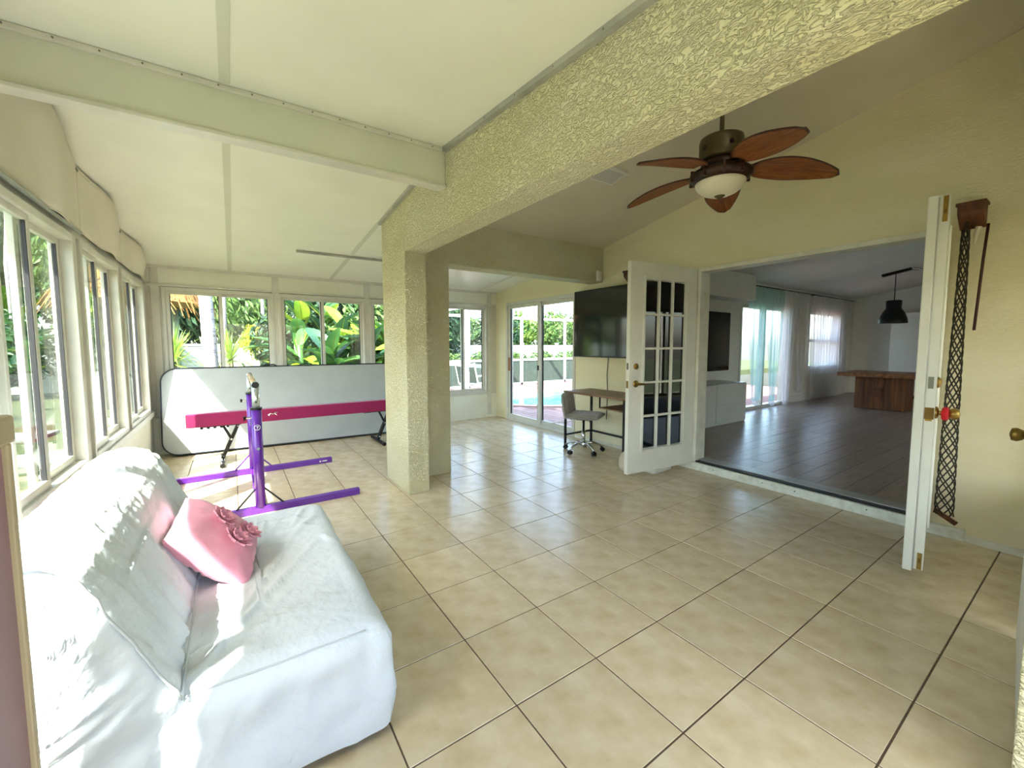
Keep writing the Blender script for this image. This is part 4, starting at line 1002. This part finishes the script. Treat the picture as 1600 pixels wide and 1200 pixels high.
# woodland behind the fence, seen through the far and the left windows
ORD = ['first', 'second', 'third', 'fourth', 'fifth', 'sixth', 'seventh', 'eighth', 'ninth', 'tenth', 'eleventh']
tone = {'leaf_mid': 'mid green', 'leaf_bright': 'bright green', 'leaf_dark': 'dark green'}
for rw, yb in (('front', 19.6), ('back', 23.4)):
    for k in range(10):
        x = -14+k*2.25+(1.1 if rw == 'back' else 0)+rg.uniform(-.3, .3); kind = ['leaf_mid', 'leaf_dark', 'leaf_bright', 'leaf_dark', 'leaf_mid', 'leaf_dark', 'leaf_mid', 'leaf_bright', 'leaf_dark', 'leaf_mid'][k]
        if rw == 'back': kind = 'leaf_dark' if k % 2 else 'leaf_mid'
        tree('woodland_tree', f'{tone[kind]} woodland tree behind the fence, {ORD[k]} from the left in the {rw} row', x, yb+rg.uniform(-.5, .5), rg.uniform(2.2, 4.2) if rw == 'front' else rg.uniform(3.5, 5.5), rg.uniform(1.4, 1.8) if rw == 'front' else 2.0, rg.uniform(2.4, 3.4), kind, 'm', .1, group='woodland trees behind the fence')
for k, x in enumerate((-9.0, -6.4, -4.2, -2.6, -1.0, .3, 1.6, 3.6)):
    b_ = thing('bare_trunk', f'tall pale slender trunk behind the fence, {ORD[k]} from the left', 'tree', (x, 18.1+rg.uniform(-.3, .3), GZ), group='pale trunks behind the fence')
    obj('trunk', MB().tube([(0, 0, -.02), (rg.uniform(-.15, .15), 0, 4), (rg.uniform(-.3, .3), 0, 9)], [.075, .06, .04], 8), 'palm_bark', b_, smooth=True)
    c = link('crown', cloud('leaf_dark', 'm'), None, b_, loc=(0, .3, 8.4)); c.scale = (1.3, 1.3, 1.2); c['kind'] = 'stuff'
for x, y, zc, s_, kind, lab in ((.1, 16.2, 1.5, .75, 'leaf_yellow', 'yellow green shrub at the fence left of the banana plants'), (.9, 15.9, 1.9, 1.0, 'leaf_bright', 'tall bright shrub at the fence behind the banana plants'),
                                (-3.2, 15.8, 1.7, 1.1, 'leaf_mid', 'round green shrub at the fence by the thatched hut'), (-6.0, 15.8, 1.2, 1.2, 'leaf_dark', 'dark shrub at the fence outside the left windows'),
                                (-7.6, 14.5, .8, .8, 'leaf_bright', 'bright low shrub on the lawn outside the left windows')):
    tree('garden_shrub', lab, x, y, zc, s_, s_*1.1, kind, 's', .05, cat='shrub', group='shrubs along the fence')
# palm trunk -----------------------------------------------------
pt_ = thing('palm_tree', 'palm with a pale ringed trunk close to the far window', 'palm', (-1.2, 9.0, GZ))
pts = []; rs = []
for i in range(61):
    t_ = i/60; pts.append((.07-.13*t_*1.2, 0, 5.2*t_-.02)); rs.append(.122-.025*t_+(.006 if i % 2 else 0))
obj('trunk', MB().tube(pts, rs, 20), 'palm_bark', pt_, smooth=True)
fr_ = MB()
for i in range(1, 13):
    t_ = i/12; z = -2.9*t_*t_*.6+.7*t_; x = 2.3*t_; w_ = .5*math.sin(PI*min(1, .15+t_*.85))
    for s_ in (-1, 1): fr_.add([(x, 0, z), (x+.06, 0, z), (x+.3, s_*w_, z-.25*w_-.1), (x+.27, s_*w_, z-.25*w_-.1)], [(0, 1, 2, 3)])
fme = fr_.mesh('frond'); fme.materials.append(M['leaf_mid'])
for k in range(14): link('frond', fme, None, pt_, loc=(-.1, 0, 5.15), rot=(0, -.2+.25*(k % 3), k*2.4))
# thatched hut ---------------------------------------------------
hut = thing('thatched_hut', 'thatched hut with palm frond roof left of the palm trunk', 'hut', (-2.55, 11.2, GZ))
for a, b in ((-.75, -.75), (.62, -.75), (.62, .75), (-.75, .75)): obj('post', MB().tube([(a, b, 0), (a, b, 2.5)], .07, 10), 'post_green' if a > 0 else 'bark', hut, smooth=True)
obj('roof_cone', MB().lathe([(1.32, 2.42), (1.0, 2.72), (.6, 3.15), (.25, 3.6), (.05, 3.85)], 20), 'thatch', hut)
th_ = MB(); rgt = random.Random(5)
for k in range(900):
    a = rgt.uniform(0, 2*PI); t_ = rgt.random()**.7; r = .15+1.2*t_; z = 3.75-1.25*t_; L_ = rgt.uniform(.25, .5); w_ = .016
    c_, s_ = math.cos(a), math.sin(a); r2 = r+L_*.62; z2 = z-L_*.72-(.1 if t_ > .85 else 0); da = rgt.uniform(-.1, .1)
    c2, s2 = math.cos(a+da), math.sin(a+da)
    th_.add([(r*c_-s_*w_, r*s_+c_*w_, z+.05), (r*c_+s_*w_, r*s_-c_*w_, z+.05), (r2*c2+s2*w_*.5, r2*s2-c2*w_*.5, z2), (r2*c2-s2*w_*.5, r2*s2+c2*w_*.5, z2)], [(0, 1, 2, 3)])
o = obj('thatch_fringe', th_, 'thatch', hut); o['kind'] = 'stuff'
# yucca ----------------------------------------------------------
def yucca(label, x, y, h, R, seed, nb=170):
    yc = thing('yucca_plant', label, 'yucca', (x, y, GZ), group='spiky yuccas outside the far window'); rgy = random.Random(seed)
    obj('stem', MB().tube([(0, 0, -.02), (.02, 0, h*.5), (0, 0, h)], [.07, .06, .05], 8), 'bark', yc)
    m_ = MB()
    for k in range(nb):
        a = rgy.uniform(0, 2*PI); el = rgy.uniform(-.35, 1.45); L_ = R*rgy.uniform(.75, 1.1); w_ = .013
        d = Vector((math.cos(a)*math.cos(el), math.sin(a)*math.cos(el), math.sin(el))); sd_ = Vector((-math.sin(a), math.cos(a), 0))*w_
        p0 = Vector((0, 0, h)); p1 = p0+d*L_*.55; p2 = p0+d*L_+Vector((0, 0, -.28*L_*math.cos(el)))
        m_.add([p0-sd_, p0+sd_, p1+sd_, p1-sd_, p2], [(0, 1, 2, 3), (3, 2, 4)])
    o = obj('blades', m_, 'leaf_yucca', yc); o['kind'] = 'stuff'
yucca('spiky yucca clump left of the palm trunk', -1.66, 7.9, 1.18, .72, 1)
yucca('smaller spiky yucca behind the palm trunk', -.85, 10.2, 1.15, .85, 2, 110)
# banana plants --------------------------------------------------
def banana_leaf(kind, seed):
    rgb = random.Random(seed); L_, Wd = 1.0, .17
    def fn(u, v):
        b = v*2-1; w_ = Wd*math.sin(PI*min(1, .08+.92*u))**.6*(1 if u < .98 else .2)
        x = u*L_; droop = -.55*u*u*.8+.18*u
        return (x, b*w_, droop+.06*abs(b)*w_/Wd+.008*math.sin(u*60)*abs(b))
    mb = MB().grid(fn, 22, 7); me = mb.mesh('leaf'); me.materials.append(M[kind]); me.polygons.foreach_set('use_smooth', [True]*len(me.polygons)); return me
BL = {k: banana_leaf(k, 1) for k in ('leaf_banana', 'leaf_banana_lime', 'leaf_banana_deep', 'leaf_yellow')}
rb_ = MB().tube([(0, 0, -.006), (.35, 0, -.006+.18*.35-.44*.1225), (.7, 0, -.006+.126-.44*.49), (.98, 0, .1704-.44*.96)], [.012, .010, .007, .003], 6).mesh('midrib'); rb_.materials.append(M['leaf_yellow'])
rgb = random.Random(11)
def banana(label, x, y, h, nl, kinds):
    t = thing('banana_plant', label, 'banana plant', (x, y, GZ), group='banana plants outside the far windows')
    obj('stem', MB().tube([(0, 0, -.02), (.03, .02, h*.6), (0, 0, h)], [.09, .075, .05], 10), 'leaf_banana', t, smooth=True)
    for k in range(nl):
        a = rgb.uniform(0, 2*PI); el = rgb.uniform(.1, 1.25); s_ = rgb.uniform(.45, .95)
        kd = rgb.choice(kinds); lf = link('leaf', BL[kd], None, t)
        mz = Matrix.Translation((0, 0, h*rgb.uniform(.45, 1.0))) @ Matrix.Rotation(a, 4, 'Z') @ Matrix.Rotation(-el, 4, 'Y') @ Matrix.Rotation(rgb.uniform(-.5, .5), 4, 'X') @ Matrix.Scale(s_, 4)
        lf.matrix_local = mz; link('midrib', rb_, None, lf)
g_ = ['leaf_banana', 'leaf_banana', 'leaf_banana_deep', 'leaf_banana_deep', 'leaf_banana_lime']
blab = ['banana plant just right of the white fence view', 'banana plant with lime leaves behind the middle far window', 'tall banana plant behind the kip bar rail',
        'banana plant left of the stucco pillar', 'short banana plant before the taller ones', 'deep green banana plant in the back row', 'banana plant close to the stucco pillar edge',
        'banana plant half hidden by the pillar', 'low banana plant at the foot of the group', 'banana plant at the back left of the group']
for (x, y, h, nl), lab in zip(((.25, 7.6, 1.5, 11), (.75, 7.2, 1.3, 12), (1.15, 8.2, 1.9, 12), (1.55, 7.4, 1.5, 12), (.55, 6.8, .75, 10), (1.0, 9.2, 2.2, 12), (2.0, 7.9, 1.8, 11), (2.4, 7.0, 1.4, 10), (1.3, 6.7, .6, 10), (.45, 8.8, 2.0, 12)), blab):
    banana(lab, x, y, h, nl*2, g_)
for x, y, zc, s_, kind, lab in ((.9, 8.6, .9, .9, 'leaf_dark', 'dark undergrowth among the banana plants'), (1.7, 8.8, 1.2, 1.0, 'leaf_mid', 'leafy shrub behind the banana plants'), (.4, 9.8, 1.4, 1.0, 'leaf_dark', 'dark leafy shrub behind the left banana plants'),
                                (2.5, 9.6, 1.6, 1.3, 'leaf_mid', 'leafy shrub at the corner of the pool cage'), (1.6, 10.8, 2.4, 1.4, 'leaf_dark', 'tall dark shrub behind the banana group')):
    tree('garden_shrub', lab, x, y, zc, s_, s_*1.1, kind, 's', .05, cat='shrub', group='shrubs among the banana plants')
# plants outside the left windows
for (x, y, h, nl), lab in zip(((-5.6, 10.5, 1.6, 9), (-4.6, 12.6, 1.9, 9)), ('banana plant on the lawn outside the left windows', 'farther banana plant outside the left windows')):
    banana(lab, x, y, h, nl, ['leaf_banana', 'leaf_banana_deep'])

# pool deck ------------------------------------------------------
PZ = -.05
dkm = MB(); dkm.box(3.42, 2.86, -.4, 4.15, 11.2, PZ-.012); dkm.box(9.3, 2.86, -.4, 14, 11.2, PZ-.012); dkm.box(4.15, 2.86, -.4, 9.3, 4.9, PZ-.012); dkm.box(4.15, 9.35, -.4, 9.3, 11.2, PZ-.012)
deck = sobj('ground_deck', dkm, 'paver_base', 'pinkish brick paved pool deck', 'deck')
def pool_outline(g=0, n=48):
    P = []
    for k in range(n):
        a = 2*PI*k/n; c_, s_ = math.cos(a), math.sin(a); r = 1+.10*math.cos(2*a+.5)
        P.append((6.75+(2.28+g)*r*c_*.92, 7.2+(1.75+g)*r*s_))
    return P
O, I = pool_outline(.22), pool_outline(0)
rect = []
for (x, y) in O:                                        # deck between the coping and the rectangular hole
    dx, dy = x-6.725, y-7.125; s_ = min(2.575/max(1e-6, abs(dx)), 2.225/max(1e-6, abs(dy))); rect.append((6.725+dx*s_, 7.125+dy*s_))
nn = len(O)
obj('deck_surround', MB().add([(x, y, PZ-.012) for x, y in rect]+[(x, y, PZ-.012) for x, y in O], [(i, (i+1) % nn, nn+(i+1) % nn, nn+i) for i in range(nn)]), 'paver_base', deck)
pool = struct('pool', 'kidney shaped swimming pool with turquoise water', 'pool')
cp = MB().add([(x, y, PZ) for x, y in O]+[(x, y, PZ+.01) for x, y in I]+[(x, y, PZ-.3) for x, y in I], [(i, (i+1) % nn, nn+(i+1) % nn, nn+i) for i in range(nn)]+[(nn+i, nn+(i+1) % nn, 2*nn+(i+1) % nn, 2*nn+i) for i in range(nn)])
obj('coping', cp, 'coping', pool)
obj('water', MB().prism([(x, y) for x, y in pool_outline(.03)], -.5, PZ-.10, 'z'), 'pool_water', pool)
bw, bd = .30, .15; pme2 = B(0, 0, -.03, bd-.008, bw-.008, 0).mesh('paver'); pme2.materials.append(M['paver'])
cnt = 0
for r in range(0, 20):
    x = 3.44+r*bd
    y = 3.6+(r % 2)*bw/2
    while y < 7.6 and cnt < 298:
        inside = any(True for _ in ()) 
        dx, dy = (x+.07-6.75)/(2.5*.92*1.1), (y+.15-7.2)/(1.97*1.02)
        if dx*dx+dy*dy > 1.12 and x < 3.44+7*bd+max(0, (6.6-y))*.9:
            link('paver', pme2, None, deck, loc=(x, y, PZ)); cnt += 1
        y += bw
# screen cage ----------------------------------------------------
cg = thing('pool_cage', 'white aluminium screen enclosure around the pool', 'screen enclosure', (0, 0, 0))
CY = 10.6
for x in (3.45, 5.5, 7.6, 9.6, 11.7, 13.5): obj('cage_post', B(x-.04, CY-.03, PZ, x+.04, CY+.03, 2.25), 'cage_white', cg)
obj('cage_rail', B(3.4, CY-.025, .78, 13.5, CY+.025, .85), 'cage_white', cg); obj('cage_rail', B(3.4, CY-.03, 2.22, 13.5, CY+.03, 2.30), 'cage_white', cg)
obj('cage_rail', B(3.4, CY-.03, PZ, 13.5, CY+.03, .02), 'cage_white', cg)
for k, x in enumerate((3.5, 5.5, 7.6, 9.6, 11.7)): obj('kick_panel', B(x+.04, CY-.004, .02, x+(2.05 if k else 1.95)-.04, CY+.004, .78), 'kick_screen', cg)
for y in (6.9, 8.7):
    obj('cage_post', B(3.40, y-.05, PZ, 3.50, y+.05, 2.3), 'cage_white', cg)
obj('cage_rail', B(3.42, YF+.12, .86, 3.47, CY, .93), 'cage_white', cg); obj('cage_rail', B(3.42, YF+.12, 2.14, 3.47, CY, 2.22), 'cage_white', cg)
for x in (5.5, 7.6, 9.6, 11.7):
    obj('roof_beam', MB().bar((x, CY, 2.26), (x, CY-1.6, 3.1), .06, .09).bar((x, CY-1.6, 3.1), (x, 3.2, 3.1), .06, .09), 'cage_white', cg)
obj('cage_rail', MB().bar((3.45, CY-1.6, 3.1), (13.5, CY-1.6, 3.1), .06, .08), 'cage_white', cg)
obj('cage_rail', MB().bar((3.45, 7.0, 3.1), (13.5, 7.0, 3.1), .06, .08), 'cage_white', cg)
# folded white lounge chair by the side screen
lc = thing('patio_chair', 'white framed patio chair seen through the far right window', 'chair', (4.25, 8.0, PZ), .5)
for s_ in (-.28, .28):
    obj('leg', MB().tube([(-.3, s_, 0), (.32, s_, .62)], .018, 8), 'chair_white', lc); obj('leg', MB().tube([(.3, s_, 0), (-.25, s_, .42), (-.42, s_, .95)], .018, 8), 'chair_white', lc)
    obj('armrest', MB().tube([(-.32, s_, .62), (.32, s_, .62)], .02, 8), 'chair_white', lc)
obj('seat', MB().bar((-.25, 0, .42), (.3, 0, .40), .54, .02), 'chair_white', lc); obj('backrest', MB().bar((-.26, 0, .45), (-.42, 0, .95), .54, .02, up=(1, 0, 0)), 'kick_screen', lc)
# hedge, neighbours' fence and trees beyond the cage
for k in range(9):
    x = 4.0+k*1.35
    tree('hedge_shrub', f'clipped hedge shrub behind the pool screen, {ORD[k]} from the left', x, 11.75, .62, .85, .58, 'leaf_hedge', 'm', .04, cat='shrub', group='hedge behind the pool screen')
f2 = thing('far_fence', 'pale fence behind the pool hedge', 'fence', (3.0, 17.0, GZ))
for k in range(9): link('fence_panel', fpm, None, f2, loc=(4.4+k*2.44, 0, 0)); link('fence_post', fqm, None, f2, loc=(4.36+k*2.44, 0, 0))
for k in range(9):
    x = 8.0+k*2.0
    kind = ['leaf_bright', 'leaf_mid', 'leaf_dark'][k % 3]
    tree('poolside_tree', f'{tone[kind]} tree beyond the pool and its hedge, {ORD[k]} from the left', x, 19.0+(k % 2)*1.2, 2.1, 1.7, 1.6, kind, 'm', .1, group='trees beyond the pool')
for k, x in enumerate((4.6, 6.0, 7.2)):
    tree('poolside_tree', f'dark green tree behind the far right window, {ORD[k]} from the left', x, 14.5+k*.6, 2.2, 1.3, 1.9, 'leaf_dark', 'm', .1, group='trees behind the far right window')
